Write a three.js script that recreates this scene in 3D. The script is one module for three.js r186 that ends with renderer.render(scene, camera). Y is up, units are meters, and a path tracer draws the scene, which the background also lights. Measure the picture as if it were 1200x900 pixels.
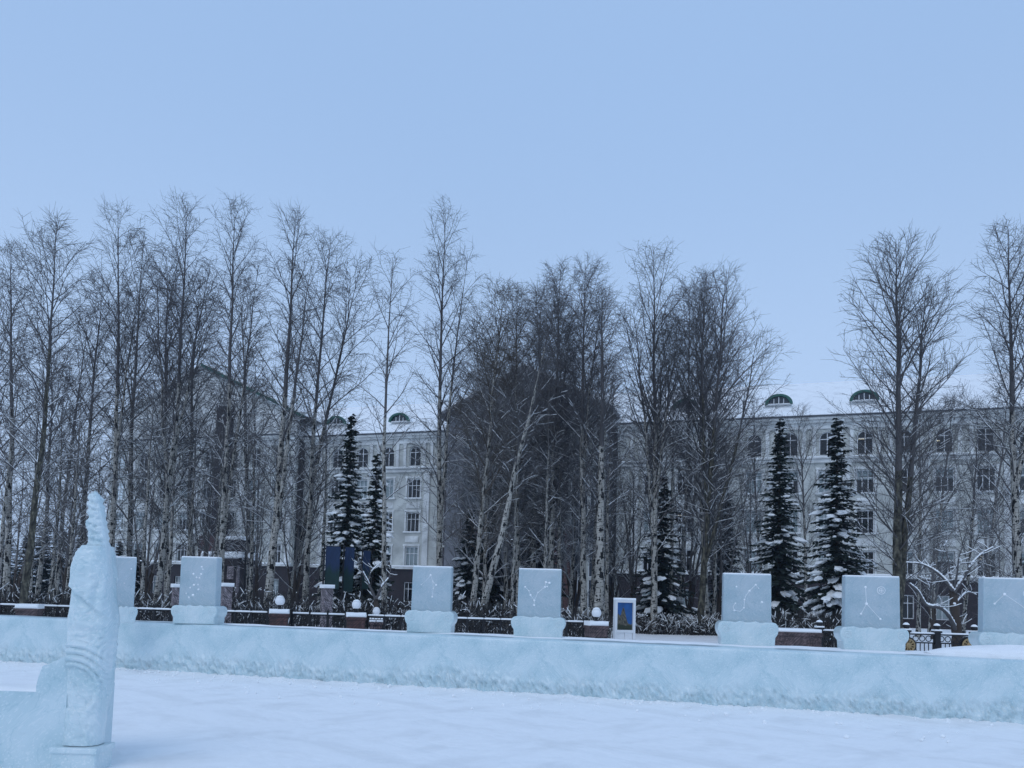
import * as THREE from 'three';
import { mergeGeometries } from 'three/addons/utils/BufferGeometryUtils.js';
import { ImprovedNoise } from 'three/addons/math/ImprovedNoise.js';

// ---------------------------------------------------------------- camera, sky, sun, exposure
const scene = new THREE.Scene();
const EYE = 1.7, F = 900, CX = 600, CY = 643;             // lens in pixels of the 1200 x 900 photograph (rising-front lens)
const PITCH = 3.5 * Math.PI / 180, ROLL = 0.03;
const camera = new THREE.PerspectiveCamera(2 * Math.atan(450 / F) * 180 / Math.PI, 4 / 3, 0.1, 3000);
camera.rotation.order = 'YXZ';
camera.position.set(0, EYE, 0);
camera.rotation.set(PITCH, 0, ROLL);
camera.setViewOffset(1024, 768, 0, -(CY - 450) * 768 / 900, 1024, 768);
camera.updateMatrixWorld();
scene.add(camera);

const noise = new ImprovedNoise();
const N = (x, y, z = 0) => noise.noise(x, y, z);
{ // even winter dusk sky: pale blue, a little deeper overhead, thin cloud
  const w = 256, h = 128, data = new Float32Array(w * h * 4);
  const low = [0.53, 0.7, 0.97], high = [0.345, 0.522, 0.825];
  for (let j = 0; j < h; j++) for (let i = 0; i < w; i++) {
    const el = ((j + 0.5) / h - 0.5) * Math.PI, az = (i + 0.5) / w * Math.PI * 2;
    const k = Math.min(1, Math.max(0, Math.sin(Math.max(el, 0)) / 0.62)), s = k * k * (3 - 2 * k);
    const c = Math.cos(el), cl = 1 + 0.025 * N(Math.cos(az) * c * 2.2 + 3, Math.sin(el) * 4, Math.sin(az) * c * 2.2);
    const o = (j * w + i) * 4;
    for (let q = 0; q < 3; q++) data[o + q] = (low[q] + (high[q] - low[q]) * s) * cl;
    data[o + 3] = 1;
  }
  const t = new THREE.DataTexture(data, w, h, THREE.RGBAFormat, THREE.FloatType);
  t.mapping = THREE.EquirectangularReflectionMapping; t.magFilter = THREE.LinearFilter; t.needsUpdate = true;
  scene.background = t; scene.environment = t;
}
const sun = new THREE.DirectionalLight(new THREE.Color(1, 0.98, 0.95), 0.58);
sun.position.set(-22, 60, 12); sun.castShadow = true; sun.shadow.radius = 80;
Object.assign(sun.shadow.camera, { left: -90, right: 90, top: 90, bottom: -90, near: 1, far: 300 });
sun.target.position.set(0, 0, -35); scene.add(sun, sun.target);

const renderer = new THREE.WebGLRenderer({ antialias: true });
renderer.setSize(1024, 768);
renderer.toneMapping = THREE.LinearToneMapping;
renderer.toneMappingExposure = 1.0;
renderer.shadowMap.enabled = true;

// ---------------------------------------------------------------- helpers
function RNG(seed) { let a = seed >>> 0; const r = () => { a = (a + 0x6D2B79F5) | 0; let t = Math.imul(a ^ (a >>> 15), 1 | a); t = (t + Math.imul(t ^ (t >>> 7), 61 | t)) ^ t; return ((t ^ (t >>> 14)) >>> 0) / 4294967296; }; r.r = (a0, b0) => a0 + (b0 - a0) * r(); return r; }
const V = (x, y, z) => new THREE.Vector3(x, y, z);
const lerp = (a, b, t) => a + (b - a) * t;
const sstep = (a, b, x) => { const t = Math.min(1, Math.max(0, (x - a) / (b - a))); return t * t * (3 - 2 * t); };
const Q = camera.quaternion.clone();
// the place, D metres away, that stands at a spot of the photograph
function W(px, py, D) { const d = V((px - CX) / F, (CY - py) / F, -1).applyQuaternion(Q); d.multiplyScalar(-D / d.z); d.y += EYE; return d; }
const HOR = (px) => CY + F * Math.tan(PITCH) + (px - 600) * 0.03;
const GX = (px, D, y = 0) => W(px, HOR(px) + (EYE - y) * F / D, D).x;      // X of a thing whose foot is seen at px

const used = {};
function numbered(name) { const n = used[name] = (used[name] ?? -1) + 1; return n ? name + '_' + String(n).padStart(3, '0') : name; }
function tag(o, label, category, group, kind) { o.userData = { label, category }; if (group) o.userData.group = group; if (kind) o.userData.kind = kind; return o; }
function thing(name, label, category, pos = [0, 0, 0], turn = 0, group) {
  const o = new THREE.Group(); o.name = numbered(name); scene.add(o); o.position.set(...pos); o.rotation.y = turn;
  return tag(o, label, category, group);
}
function mesh(name, g, m, parent) { const o = new THREE.Mesh(Array.isArray(g) ? join(g) : g, m); o.name = parent === scene ? numbered(name) : name; o.castShadow = o.receiveShadow = true; parent.add(o); return o; }
function join(list) {
  list = list.map((g) => { g = g.index ? g.toNonIndexed() : g; for (const k of Object.keys(g.attributes)) if (!['position', 'normal', 'uv'].includes(k)) g.deleteAttribute(k); return g; });
  return list.length > 1 ? mergeGeometries(list) : list[0];
}
function box(w, h, d, x = 0, y = 0, z = 0) { const g = new THREE.BoxGeometry(w, h, d); g.translate(x, y, z); return uvm(g); }   // centre
function bx(x0, x1, y0, y1, z0, z1) { return box(x1 - x0, y1 - y0, z1 - z0, (x0 + x1) / 2, (y0 + y1) / 2, (z0 + z1) / 2); }
function uvm(g) { // uv in metres, by the face's main direction
  if (g.index) { g = g.toNonIndexed(); }
  const p = g.attributes.position, n = g.attributes.normal, uv = new Float32Array(p.count * 2);
  for (let i = 0; i < p.count; i++) {
    const ax = Math.abs(n.getX(i)), ay = Math.abs(n.getY(i)), az = Math.abs(n.getZ(i));
    const [u, v] = ay > ax && ay > az ? [p.getX(i), p.getZ(i)] : ax > az ? [p.getZ(i), p.getY(i)] : [p.getX(i), p.getY(i)];
    uv[2 * i] = u; uv[2 * i + 1] = v;
  }
  g.setAttribute('uv', new THREE.BufferAttribute(uv, 2)); return g;
}
function rbox(w, h, d, r, x = 0, y = 0, z = 0, seg = 2) { // box with rounded edges, centre at x y z
  const s = new THREE.Shape(), a = w / 2 - r, b = h / 2 - r; s.moveTo(-a, -b); s.lineTo(a, -b); s.lineTo(a, b); s.lineTo(-a, b); s.closePath();
  const g = new THREE.ExtrudeGeometry(s, { depth: d - 2 * r, bevelSize: r, bevelThickness: r, bevelSegments: seg, curveSegments: 2 });
  g.translate(x, y, z - (d - 2 * r) / 2); return uvm(g);
}
class MB { // collects tubes and quads in one indexed geometry
  constructor() { this.p = []; this.u = []; this.i = []; }
  tube(pts, rad, sides = 3, uvScale = 0) {
    const p = this.p, base = p.length / 3, n = pts.length; let len = 0;
    let tx = 0, ty = 0, tz = 0, ax = 0, ay = 0, az = 0;
    for (let k = 0; k < n; k++) {
      const a = pts[Math.max(0, k - 1)], b = pts[Math.min(n - 1, k + 1)], c = pts[k];
      tx = b.x - a.x; ty = b.y - a.y; tz = b.z - a.z; const l = Math.hypot(tx, ty, tz) || 1; tx /= l; ty /= l; tz /= l;
      if (k === 0) { if (Math.abs(tx) < 0.8) { ax = 1; ay = 0; az = 0; } else { ax = 0; ay = 0; az = 1; } }
      const d = ax * tx + ay * ty + az * tz; ax -= d * tx; ay -= d * ty; az -= d * tz;
      const la = Math.hypot(ax, ay, az) || 1; ax /= la; ay /= la; az /= la;
      const bx_ = ty * az - tz * ay, by_ = tz * ax - tx * az, bz_ = tx * ay - ty * ax, r = rad[k];
      if (k) len += c.distanceTo(pts[k - 1]);
      for (let s = 0; s < sides + (uvScale ? 1 : 0); s++) {
        const t = s / sides * Math.PI * 2, cs = Math.cos(t) * r, sn = Math.sin(t) * r;
        p.push(c.x + ax * cs + bx_ * sn, c.y + ay * cs + by_ * sn, c.z + az * cs + bz_ * sn);
        if (uvScale) this.u.push(s / sides * uvScale, len); else this.u.push(0, 0);
      }
    }
    const ring = sides + (uvScale ? 1 : 0);
    for (let k = 0; k < n - 1; k++) for (let s = 0; s < sides; s++) {
      const a = base + k * ring + s, b = base + k * ring + (uvScale ? s + 1 : (s + 1) % sides), c = a + ring, d = b + ring;
      this.i.push(a, b, c, b, d, c);
    }
  }
  quad(a, b, c, d) { const n = this.p.length / 3; for (const v of [a, b, c, d]) { this.p.push(v.x, v.y, v.z); this.u.push(0, 0); } this.i.push(n, n + 1, n + 2, n, n + 2, n + 3); }
  geo() { const g = new THREE.BufferGeometry(); g.setAttribute('position', new THREE.Float32BufferAttribute(this.p, 3)); g.setAttribute('uv', new THREE.Float32BufferAttribute(this.u, 2)); g.setIndex(this.i); g.computeVertexNormals(); return g; }
  get empty() { return !this.i.length; }
}
// a computed texture; f(u, v) -> [r, g, b] 0..1 (sRGB) or a number; wraps
function tex(w, h, f, srgb, rep = 1, repY = rep) {
  const d = new Uint8Array(w * h * 4);
  for (let j = 0; j < h; j++) for (let i = 0; i < w; i++) { const c = f(i / w, j / h), o = (j * w + i) * 4; for (let q = 0; q < 3; q++) d[o + q] = Math.max(0, Math.min(255, 255 * (c.length ? c[q] : c))); d[o + 3] = 255; }
  const t = new THREE.DataTexture(d, w, h); t.wrapS = t.wrapT = THREE.RepeatWrapping; t.magFilter = THREE.LinearFilter; t.minFilter = THREE.LinearMipmapLinearFilter; t.generateMipmaps = true;
  if (srgb) t.colorSpace = THREE.SRGBColorSpace; t.repeat.set(rep, repY); t.needsUpdate = true; return t;
}
// tiling noise on a torus
function tn(u, v, f, z = 0) { const a = u * Math.PI * 2, b = v * Math.PI * 2, r = f / 6.283; return N(Math.cos(a) * r + 11.3 + z, Math.sin(a) * r + Math.cos(b) * r * 0.999 + 7.7, Math.sin(b) * r + z * 1.7); }
const fbm = (u, v, f, o = 4, z = 0) => { let s = 0, a = 0.5; for (let k = 0; k < o; k++) { s += a * tn(u, v, f * (1 << k), z + k * 5.1); a *= 0.5; } return s; };

// ---------------------------------------------------------------- materials
const lin = (r, g, b) => new THREE.Color().setRGB(r, g, b);
const snowBump = tex(512, 512, (u, v) => 0.5 + 0.7 * fbm(u, v, 10, 5), false, 0.5);
const snowMap = tex(512, 512, (u, v) => { const k = 1 - 0.045 * Math.max(0, fbm(u, v, 7, 5, 3) * 2.2) - 0.03 * Math.max(0, fbm(u, v, 40, 2, 8)); return [k, k, k]; }, true, 0.27);
const M = {};
const std = (o) => new THREE.MeshStandardMaterial({ roughness: 0.9, side: THREE.DoubleSide, ...o });
M.snow = std({ color: lin(0.93, 0.94, 0.94), roughness: 0.95 });
M.snowGround = std({ color: lin(0.95, 0.95, 0.95), roughness: 0.9, map: snowMap, bumpMap: snowBump, bumpScale: 0.02 });
const iceBump = tex(512, 512, (u, v) => 0.5 + 0.6 * fbm(u, v, 6, 5, 2) + 0.25 * Math.abs(fbm(u, v, 14, 3, 9)), false, 0.9);
const iceMap = tex(512, 512, (u, v) => { // cloudy ice: frost veils, clear veins and tiny bubbles
  const a = fbm(u, v, 5, 5, 4), b = Math.abs(fbm(u, v, 9, 4, 21)), c = tn(u, v, 90, 2);
  const f = 0.5 + 0.75 * a + (c > 0.33 ? 0.3 : 0), k = Math.max(0, Math.min(1, f * 1.25 - 0.1)) - (b < 0.018 ? 0.3 : 0);
  return [lerp(0.79, 0.97, k), lerp(0.87, 0.98, k), lerp(0.885, 0.98, k)];
}, true, 0.55);
const ice = (o) => new THREE.MeshPhysicalMaterial({ color: lin(1, 1, 1), map: iceMap, bumpMap: iceBump, bumpScale: 0.012, roughness: 0.38, clearcoat: 0.5, clearcoatRoughness: 0.22, side: THREE.DoubleSide, ...o });
M.ice = ice({ color: lin(0.86, 0.93, 0.95), transmission: 0.08, thickness: 0.3, ior: 1.31, attenuationColor: lin(0.6, 0.82, 0.94), attenuationDistance: 0.6 });
M.icePedestal = ice({ color: lin(0.86, 0.93, 0.94), transmission: 0.12, thickness: 0.3, ior: 1.31, attenuationColor: lin(0.55, 0.82, 0.92), attenuationDistance: 0.5, bumpScale: 0.02 });
M.iceSlab = ice({ color: lin(0.8, 0.85, 0.88), bumpScale: 0.012, roughness: 0.45, transmission: 0.36, thickness: 0.3, ior: 1.31, attenuationColor: lin(0.6, 0.8, 0.92), attenuationDistance: 0.5 });
M.iceWall = ice({ color: lin(0.72, 0.81, 0.84), bumpScale: 0.012, roughness: 0.32 });
M.frost = std({ color: lin(0.94, 0.95, 0.96), roughness: 0.8 });
const barkBirch = tex(256, 1024, (u, v) => { // white paper bark, dark lenticels and black scars
  const a = fbm(u, v, 5, 4, 1), l = tn(u, v * 1, 3, 6) * 0.4 + N(u * 5, v * 90, 3.3) + 0.6 * N(u * 9, v * 160, 8), s = fbm(u, v, 8, 3, 14) + 0.35 * N(u * 3, v * 26, 1);
  let k = 0.72 + 0.25 * a; if (l > 0.42) k *= 0.45; if (s > 0.1) k = 0.09 + 0.1 * a;
  return [k, k * 0.975, k * 0.93];
}, true, 1, 0.28);
M.birch = std({ map: barkBirch, color: lin(0.78, 0.78, 0.77) });
const barkDark = tex(256, 512, (u, v) => { const k = 0.36 + 0.5 * fbm(u, v, 7, 4, 5) + 0.12 * N(u * 10, v * 22, 4); return [k, k * 0.98, k * 0.88]; }, true, 1, 0.5);
M.olive = std({ map: barkDark, color: lin(0.62, 0.6, 0.55) });
M.twig = std({ color: lin(0.095, 0.088, 0.088) });
M.twigWarm = std({ color: lin(0.085, 0.07, 0.055) });
M.twigGrey = std({ color: lin(0.15, 0.14, 0.135) });
M.twigFrost = std({ color: lin(0.3, 0.3, 0.31) });
M.needle = std({ color: lin(0.02, 0.034, 0.026) });
M.spruceBark = std({ color: lin(0.06, 0.045, 0.035) });
M.hedge = std({ color: lin(0.05, 0.045, 0.042) });
const plaster = tex(512, 512, (u, v) => { const k = 0.86 + 0.22 * fbm(u, v, 4, 5, 7) - 0.18 * Math.max(0, fbm(u, v, 11, 3, 2)); return [k, k, k * 0.985]; }, true, 0.16);
M.wall = std({ color: lin(0.68, 0.69, 0.67), map: plaster });
M.trim = std({ color: lin(0.88, 0.89, 0.9), map: plaster });
const granite = tex(256, 256, (u, v) => { const k = 0.7 + 0.8 * fbm(u, v, 40, 3, 7) + 0.3 * fbm(u, v, 5, 3, 1); return [k, k * 0.93, k * 0.95]; }, true, 0.5);
M.granite = std({ color: lin(0.035, 0.022, 0.025), map: granite, roughness: 0.6 });
M.stone = std({ color: lin(0.19, 0.15, 0.14), map: granite, roughness: 0.7 });
M.brownStone = std({ color: lin(0.12, 0.06, 0.05), map: granite, roughness: 0.6 });
M.concrete = std({ color: lin(0.4, 0.4, 0.4), map: granite });
M.cladding = std({ color: lin(0.22, 0.22, 0.245), roughness: 0.6, map: plaster });
M.glass = new THREE.MeshPhysicalMaterial({ color: lin(0.8, 0.85, 0.85), transmission: 1, thickness: 0, roughness: 0.02, side: THREE.DoubleSide });
M.darkGlass = std({ color: lin(0.03, 0.036, 0.045), roughness: 0.12 });
M.room = std({ color: lin(0.16, 0.15, 0.14) });
M.blind = std({ color: lin(0.42, 0.45, 0.46) });
M.white = std({ color: lin(0.74, 0.75, 0.76), roughness: 0.5 });
M.green = std({ color: lin(0.02, 0.1, 0.075), roughness: 0.5 });
M.iron = std({ color: lin(0.012, 0.012, 0.014), roughness: 0.5, metalness: 0.3 });
M.gutter = std({ color: lin(0.05, 0.055, 0.065), roughness: 0.5 });
M.gold = std({ color: lin(0.34, 0.24, 0.12), roughness: 0.45, metalness: 0.5 });
M.globe = std({ color: lin(0.86, 0.86, 0.87), roughness: 0.35 });
M.lampGlow = std({ color: lin(0.8, 0.8, 0.75), emissive: lin(1, 0.88, 0.66), emissiveIntensity: 1.1 });

// ---------------------------------------------------------------- ground
const WALL_C = V(0, 0, -13.5), WALL_T = -0.2425;           // the ice wall's line: a point of its foot and its turn
const we = V(Math.cos(WALL_T), 0, -Math.sin(WALL_T)), wn = V(Math.sin(WALL_T), 0, Math.cos(WALL_T));
const wallX = (px) => { // position along the wall of the spot seen at px, and a depth behind its foot
  const k = (px - 600) / F; return (k * 13.5) / (we.x + k * we.z); };
{
  const axis = (list) => { const o = []; for (let k = 0; k < list.length - 1; k++) { const [a, st] = list[k], b = list[k + 1][0], n = Math.max(1, Math.round((b - a) / st)); for (let q = 0; q < n; q++) o.push(lerp(a, b, q / n)); } o.push(list[list.length - 1][0]); return o; };
  const xs = axis([[-900, 150], [-150, 20], [-30, 2], [-14, 0.09], [12, 2], [40, 20], [150, 150], [900, 1]]);
  const zs = axis([[-900, 120], [-180, 20], [-60, 3], [-22, 1], [-17.5, 0.09], [-4, 0.6], [12, 12], [60, 1]]);
  const p = [], uv = [], idx = [];
  for (const z of zs) for (const x of xs) {
    const d = (x - WALL_C.x) * wn.x + (z - WALL_C.z) * wn.z, along = (x - WALL_C.x) * we.x + (z - WALL_C.z) * we.z;
    let y = 0;
    if (Math.abs(x) < 40 && z > -60) {
      y += 0.006 * N(x * 0.6, z * 0.9, 1) + 0.006 * N(x * 1.5, z * 4, 5) + 0.006 * N(x * 6, z * 9, 9) + 0.007 * Math.max(0, N(x * 0.9 + 7, z * 2.6, 3));
      if (d > 0) y += (0.07 + 0.05 * N(along * 2.2, 4, 2) + 0.03 * N(along * 9, d * 9, 7)) * Math.exp(-d * 4.5);
      if (d < -1) y += 0.12 * sstep(1, 3, -d) + (z > -45 ? 0.05 * N(x * 0.5, z * 0.5, 20) : 0);
    }
    p.push(x, y, z); uv.push(x, z);
  }
  const n = xs.length;
  for (let j = 0; j < zs.length - 1; j++) for (let i = 0; i < n - 1; i++) { const a = j * n + i; idx.push(a, a + n, a + 1, a + 1, a + n, a + n + 1); }
  const g = new THREE.BufferGeometry(); g.setAttribute('position', new THREE.Float32BufferAttribute(p, 3)); g.setAttribute('uv', new THREE.Float32BufferAttribute(uv, 2)); g.setIndex(idx); g.computeVertexNormals();
  const o = mesh('snow_ground', g, M.snowGround, scene); o.userData = { kind: 'structure', label: 'trampled snow covering the square and the park behind', category: 'ground' };
}

// ---------------------------------------------------------------- ice wall with broad ledge
const WALL_H = 0.96, ledgeAt = (a) => { const X = we.x * a, D = 13.5 - we.z * a; return Math.max(0.4, (14.5 - 0.196 * X - D) / wn.z); };
{
  const t = thing('ice_wall', 'long pale blue ice wall with chipped foot crossing the whole square', 'ice wall', [WALL_C.x, 0, WALL_C.z], WALL_T);
  const prof = []; // [z, y, amount of chipping]
  for (let k = 0; k <= 30; k++) { const v = k / 30; prof.push([0.1 * (1 - v), -0.02 + (WALL_H - 0.02) * v, v]); }
  prof.push([-0.012, WALL_H - 0.025, 1], [-0.035, WALL_H - 0.006, 1], [-0.07, WALL_H, 1]);
  for (let k = 1; k <= 8; k++) prof.push([-0.07, WALL_H, 2, k / 8]);
  prof.push([-0.07, WALL_H - 0.05, 3, 1.01], [-0.07, 0, 3, 1.015]);
  const x0 = -22, x1 = 13, nx = 1500, p = [], uv = [], idx = [];
  let len = 0;
  prof.forEach(([z0, y, v, back], j) => {
    if (j) len += Math.hypot(z0 - prof[j - 1][0], y - prof[j - 1][1]) + (back ? 0.2 : 0);
    for (let i = 0; i <= nx; i++) {
      const x = lerp(x0, x1, i / nx), z = z0 - (back ? (ledgeAt(x) - 0.12) * back : 0); let dz = 0, dy = 0;
      if (v <= 1) {
        const edge = 0.42 + 0.16 * N(x * 0.55, 3) + 0.1 * N(x * 2.1, 8), a = 1 - sstep(edge * 0.45, edge * 1.25, v);
        const sl = x + y * 0.35, r1 = 1 - Math.abs(N(sl * 5.5, y * 4.5, 1)) * 2, r2 = 1 - Math.abs(N(sl * 13 + 4, y * 9, 6)) * 2;
        const r3 = 1 - Math.abs(N(sl * 26 + 9, y * 15, 3)) * 2; const r4 = 1 - Math.abs(N(sl * 19 + 2, y * 4, 11)) * 2; dz += a * (0.045 * r1 * r1 + 0.035 * r2 * Math.abs(r2) + 0.02 * r3 + 0.035 * r4 * r4 + 0.04 * N(x * 3, y * 5, 2) - 0.05);
        dz += 0.012 * N(x * 0.9, y * 2, 9) + 0.0035 * N(x * 7 + y * 6, y * 9, 5) * (v < 1 ? 1 : 0.5);
        const seam = Math.abs(((x + 40) % 1.42) - 0.71); if (seam < 0.018 && v > 0.12) dz -= 0.006;    // joints of the frozen blocks
      } else if (v === 2) dy += 0.01 * N(x * 0.8, z * 6, 3) + 0.004 * N(x * 2.5, z * 14, 6);
      p.push(x, y + dy, z + dz); uv.push(x, len);
    }
  });
  const n = nx + 1;
  for (let j = 0; j < prof.length - 1; j++) for (let i = 0; i < nx; i++) { const a = j * n + i; idx.push(a, a + 1, a + n, a + 1, a + n + 1, a + n); }
  const g = new THREE.BufferGeometry(); g.setAttribute('position', new THREE.Float32BufferAttribute(p, 3)); g.setAttribute('uv', new THREE.Float32BufferAttribute(uv, 2)); g.setIndex(idx); g.computeVertexNormals();
  mesh('wall_body', g, M.iceWall, t);
  // wind-packed snow lying on the ledge, thin at its front edge
  const s = new THREE.PlaneGeometry(35, 1, 500, 36); s.rotateX(-Math.PI / 2); s.translate(-4.5, 0, -0.5);
  const q = s.attributes.position;
  for (let i = 0; i < q.count; i++) {
    const x = q.getX(i), L = ledgeAt(x), z = -0.16 + q.getZ(i) * (L - 0.2), e = sstep(0, 0.4, -z - 0.2 - 0.12 * N(x * 1.3, 1)) * sstep(0, 0.1, z + L - 0.04);
    q.setZ(i, z); q.setY(i, WALL_H - 0.02 + e * (0.03 + 0.018 * N(x * 0.7, z * 3, 2) + 0.012 * N(x * 2.2, z * 9, 5)));
  }
  s.computeVertexNormals(); mesh('ledge_snow', s, M.snowGround, t);
}
const onWall = (along, back) => V(WALL_C.x + we.x * along - wn.x * back, 0, WALL_C.z + we.z * along - wn.z * back);
function blockAlong(px, back) { // position along the wall for something `back` behind its foot, seen at px
  const k = (px - 600) / F, c = onWall(0, back); return (-c.z * k - c.x) / (we.x + k * we.z); }
{ // smooth drift on the ledge at the right
  const g = new THREE.SphereGeometry(1, 40, 16, 0, Math.PI * 2, 0, Math.PI / 2), p = g.attributes.position;
  for (let i = 0; i < p.count; i++) p.setXYZ(i, p.getX(i) * 1.9, p.getY(i) * (0.22 + 0.03 * N(p.getX(i) * 3, p.getZ(i) * 3)), p.getZ(i) * 0.42);
  g.computeVertexNormals();
  const o = mesh('snow_drift', uvm(g), M.snowGround, scene), c = onWall(blockAlong(1238, 0.6), 0.6); o.position.set(c.x, WALL_H - 0.01, c.z); o.rotation.y = WALL_T;
  tag(o, 'smooth snow drift heaped on the wall ledge at the right edge', 'snow drift');
}

{ // crumbs of ice and snow fallen along the wall's foot
  const r = RNG(808), n = 420, o = new THREE.InstancedMesh(new THREE.IcosahedronGeometry(1, 0), M.snow, n), m = new THREE.Matrix4(), q = new THREE.Quaternion();
  for (let i = 0; i < n; i++) { const al = r.r(-12, 9), d = 0.22 + 2.2 * Math.pow(r(), 3), c = onWall(al, -d), k = 0.008 + 0.022 * Math.pow(r(), 3); q.setFromEuler(new THREE.Euler(r() * 6, r() * 6, r() * 6)); m.compose(V(c.x, 0.012 + 0.05 * Math.exp(-d * 4.5) + k * 0.3, c.z), q, V(k * 1.4, k, k * 1.1)); o.setMatrixAt(i, m); }
  o.name = numbered('ice_crumbs'); o.castShadow = o.receiveShadow = true; scene.add(o); tag(o, 'loose crumbs of ice and snow along the foot of the long wall', 'ice crumbs', null, 'stuff');
}
// ---------------------------------------------------------------- engraved ice slabs standing on the wall
function iceSlab(px, wpx, topY, pedY, baseY, marks, label, turn = 0) {
  const D0 = (EYE - WALL_H - 0.01) * F / (baseY - HOR(px)), k0 = (px - 600) / F, D = Math.min(D0, 14.5 / (1 + 0.196 * k0) - 0.2), c = V(GX(px, D, WALL_H), 0, -D), m = D / F;
  const w = wpx * m * 1.0, ph = (baseY - pedY) * m, h = (pedY - topY) * m, dep = 0.24;
  const t = thing('ice_slab', label, 'ice slab', [c.x, WALL_H + 0.012, c.z], -0.1 - c.x * 0.012 + turn, 'engraved ice slabs along the wall');
  const r = RNG(px * 7);
  // pedestal with scroll ends: wide rounded shoulders, narrower foot
  const s = new THREE.Shape(), a = w * 0.59, b = w * 0.53, R = ph * 0.3;
  s.moveTo(-b, 0); s.lineTo(b, 0); s.lineTo(b + 0.005, ph * 0.32);
  s.bezierCurveTo(b + 0.01, ph * 0.45, a, ph * 0.42, a + 0.01, ph - R); s.bezierCurveTo(a + 0.015, ph - 0.02, a - 0.04, ph + 0.005, a - 0.1, ph - 0.005);
  const nb = 9; for (let k = 1; k < nb; k++) { const x = lerp(a - 0.1, -a + 0.1, k / nb); s.lineTo(x, ph + 0.016 * Math.sin(k * 2.3 + px) - 0.006); }
  s.lineTo(-a + 0.1, ph - 0.005); s.bezierCurveTo(-a + 0.04, ph + 0.005, -a - 0.015, ph - 0.02, -a - 0.01, ph - R);
  s.bezierCurveTo(-a, ph * 0.42, -b - 0.01, ph * 0.45, -b - 0.005, ph * 0.32); s.closePath();
  const pg = new THREE.ExtrudeGeometry(s, { depth: dep + 0.18, bevelSize: 0.02, bevelThickness: 0.03, bevelSegments: 3, curveSegments: 10 }); pg.translate(0, 0.01, -(dep + 0.18) / 2);
  const ped = mesh('pedestal', uvm(pg), M.icePedestal, t);
  for (const sd of [-1, 1]) { const tb = new MB(), pts = [], rr = []; for (let k = 0; k <= 22; k++) { const q = k / 22 * 9.2, ra = R * 0.72 * (1 - q / 12); pts.push(V(sd * (a - R * 0.85 + Math.cos(q) * ra), ph - R * 0.98 + Math.sin(q) * ra, (dep + 0.18) / 2 + 0.03)); rr.push(0.008); } tb.tube(pts, rr, 5); mesh('scroll_carving', tb.geo(), M.icePedestal, ped); }
  // slab: slightly out of true, rounded edges
  const sl = rbox(w, h + 0.04, dep, 0.02, 0, 0, 0, 3), p = sl.attributes.position; const sx = r.r(-0.02, 0.02), tw = r.r(-0.012, 0.012);
  for (let i = 0; i < p.count; i++) { const x = p.getX(i), y = p.getY(i), z = p.getZ(i), v = y / h + 0.5; p.setXYZ(i, x * (1 + 0.015 * (0.5 - v)) + sx * v * 0.5, y + tw * x * v, z); }
  sl.computeVertexNormals(); sl.translate(0, ph + h / 2, 0); const slab = mesh('slab', sl, M.iceSlab, t);
  const cap = rbox(w - 0.02, 0.03, dep - 0.02, 0.012, sx * 0.5, ph + h + 0.028, 0); mesh('snow_cap', cap, M.snow, t);
  // engraving filled with frost
  const Z = dep / 2 + 0.004, at = ([u, v]) => V((u - 0.5) * w, ph + v * h, Z);
  for (const st of marks.stars) { const rr = (st[2] ?? 0.016), g = new THREE.SphereGeometry(rr, 10, 6); g.scale(1, 1, 0.35); const c2 = at(st); g.translate(c2.x, c2.y, c2.z); mesh('star_mark', g, M.frost, slab); }
  for (const ln of marks.lines ?? []) { const tb = new MB(), pts = ln.map(at); tb.tube(pts, pts.map(() => (marks.lw ?? 0.0055) * 0.85), 5); mesh('line_mark', tb.geo(), M.frost, slab); }
  if (marks.ring) { const g = new THREE.TorusGeometry(0.062, 0.006, 5, 28), c2 = at(marks.ring); g.translate(c2.x, c2.y, c2.z); const l = new MB(); l.tube([V(c2.x - 0.034, c2.y, Z), V(c2.x + 0.034, c2.y, Z)], [0.006, 0.006], 5); l.tube([V(c2.x, c2.y - 0.034, Z), V(c2.x, c2.y + 0.034, Z)], [0.006, 0.006], 5); const in_ = new THREE.TorusGeometry(0.034, 0.004, 5, 20); in_.translate(c2.x, c2.y, c2.z); mesh('ring_mark', [g, l.geo(), in_], M.frost, slab); }
  return t;
}
iceSlab(141, 25, 655, 712, 729, { stars: [[0.8, 0.8], [0.55, 0.5, 0.012]] }, 'narrow ice slab partly hidden behind the carved ice figure', 0.55);
iceSlab(233, 44, 655, 711, 730, { stars: [[0.58, 0.83, 0.02], [0.61, 0.78], [0.57, 0.68, 0.02], [0.36, 0.68, 0.022], [0.45, 0.61, 0.018], [0.53, 0.6, 0.018], [0.5, 0.46], [0.39, 0.45, 0.022], [0.29, 0.39], [0.52, 0.36, 0.02], [0.19, 0.27, 0.014], [0.38, 0.24, 0.026], [0.27, 0.19, 0.02]] }, 'ice slab with a loose scatter of frosty dots, near carved figure', -0.05);
iceSlab(505, 46, 664, 715, 738, { stars: [[0.47, 0.84, 0.02], [0.53, 0.7], [0.62, 0.62, 0.02], [0.55, 0.54, 0.013], [0.53, 0.35, 0.018], [0.24, 0.62, 0.012]], lines: [[[0.47, 0.84], [0.5, 0.77], [0.53, 0.7], [0.55, 0.54], [0.53, 0.35]], [[0.53, 0.7], [0.62, 0.62], [0.55, 0.54]], [[0.24, 0.62], [0.3, 0.66], [0.37, 0.72], [0.47, 0.84]]], lw: 0.004 }, 'ice slab with a faint bow shaped engraving beside the leaning birch');
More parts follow.
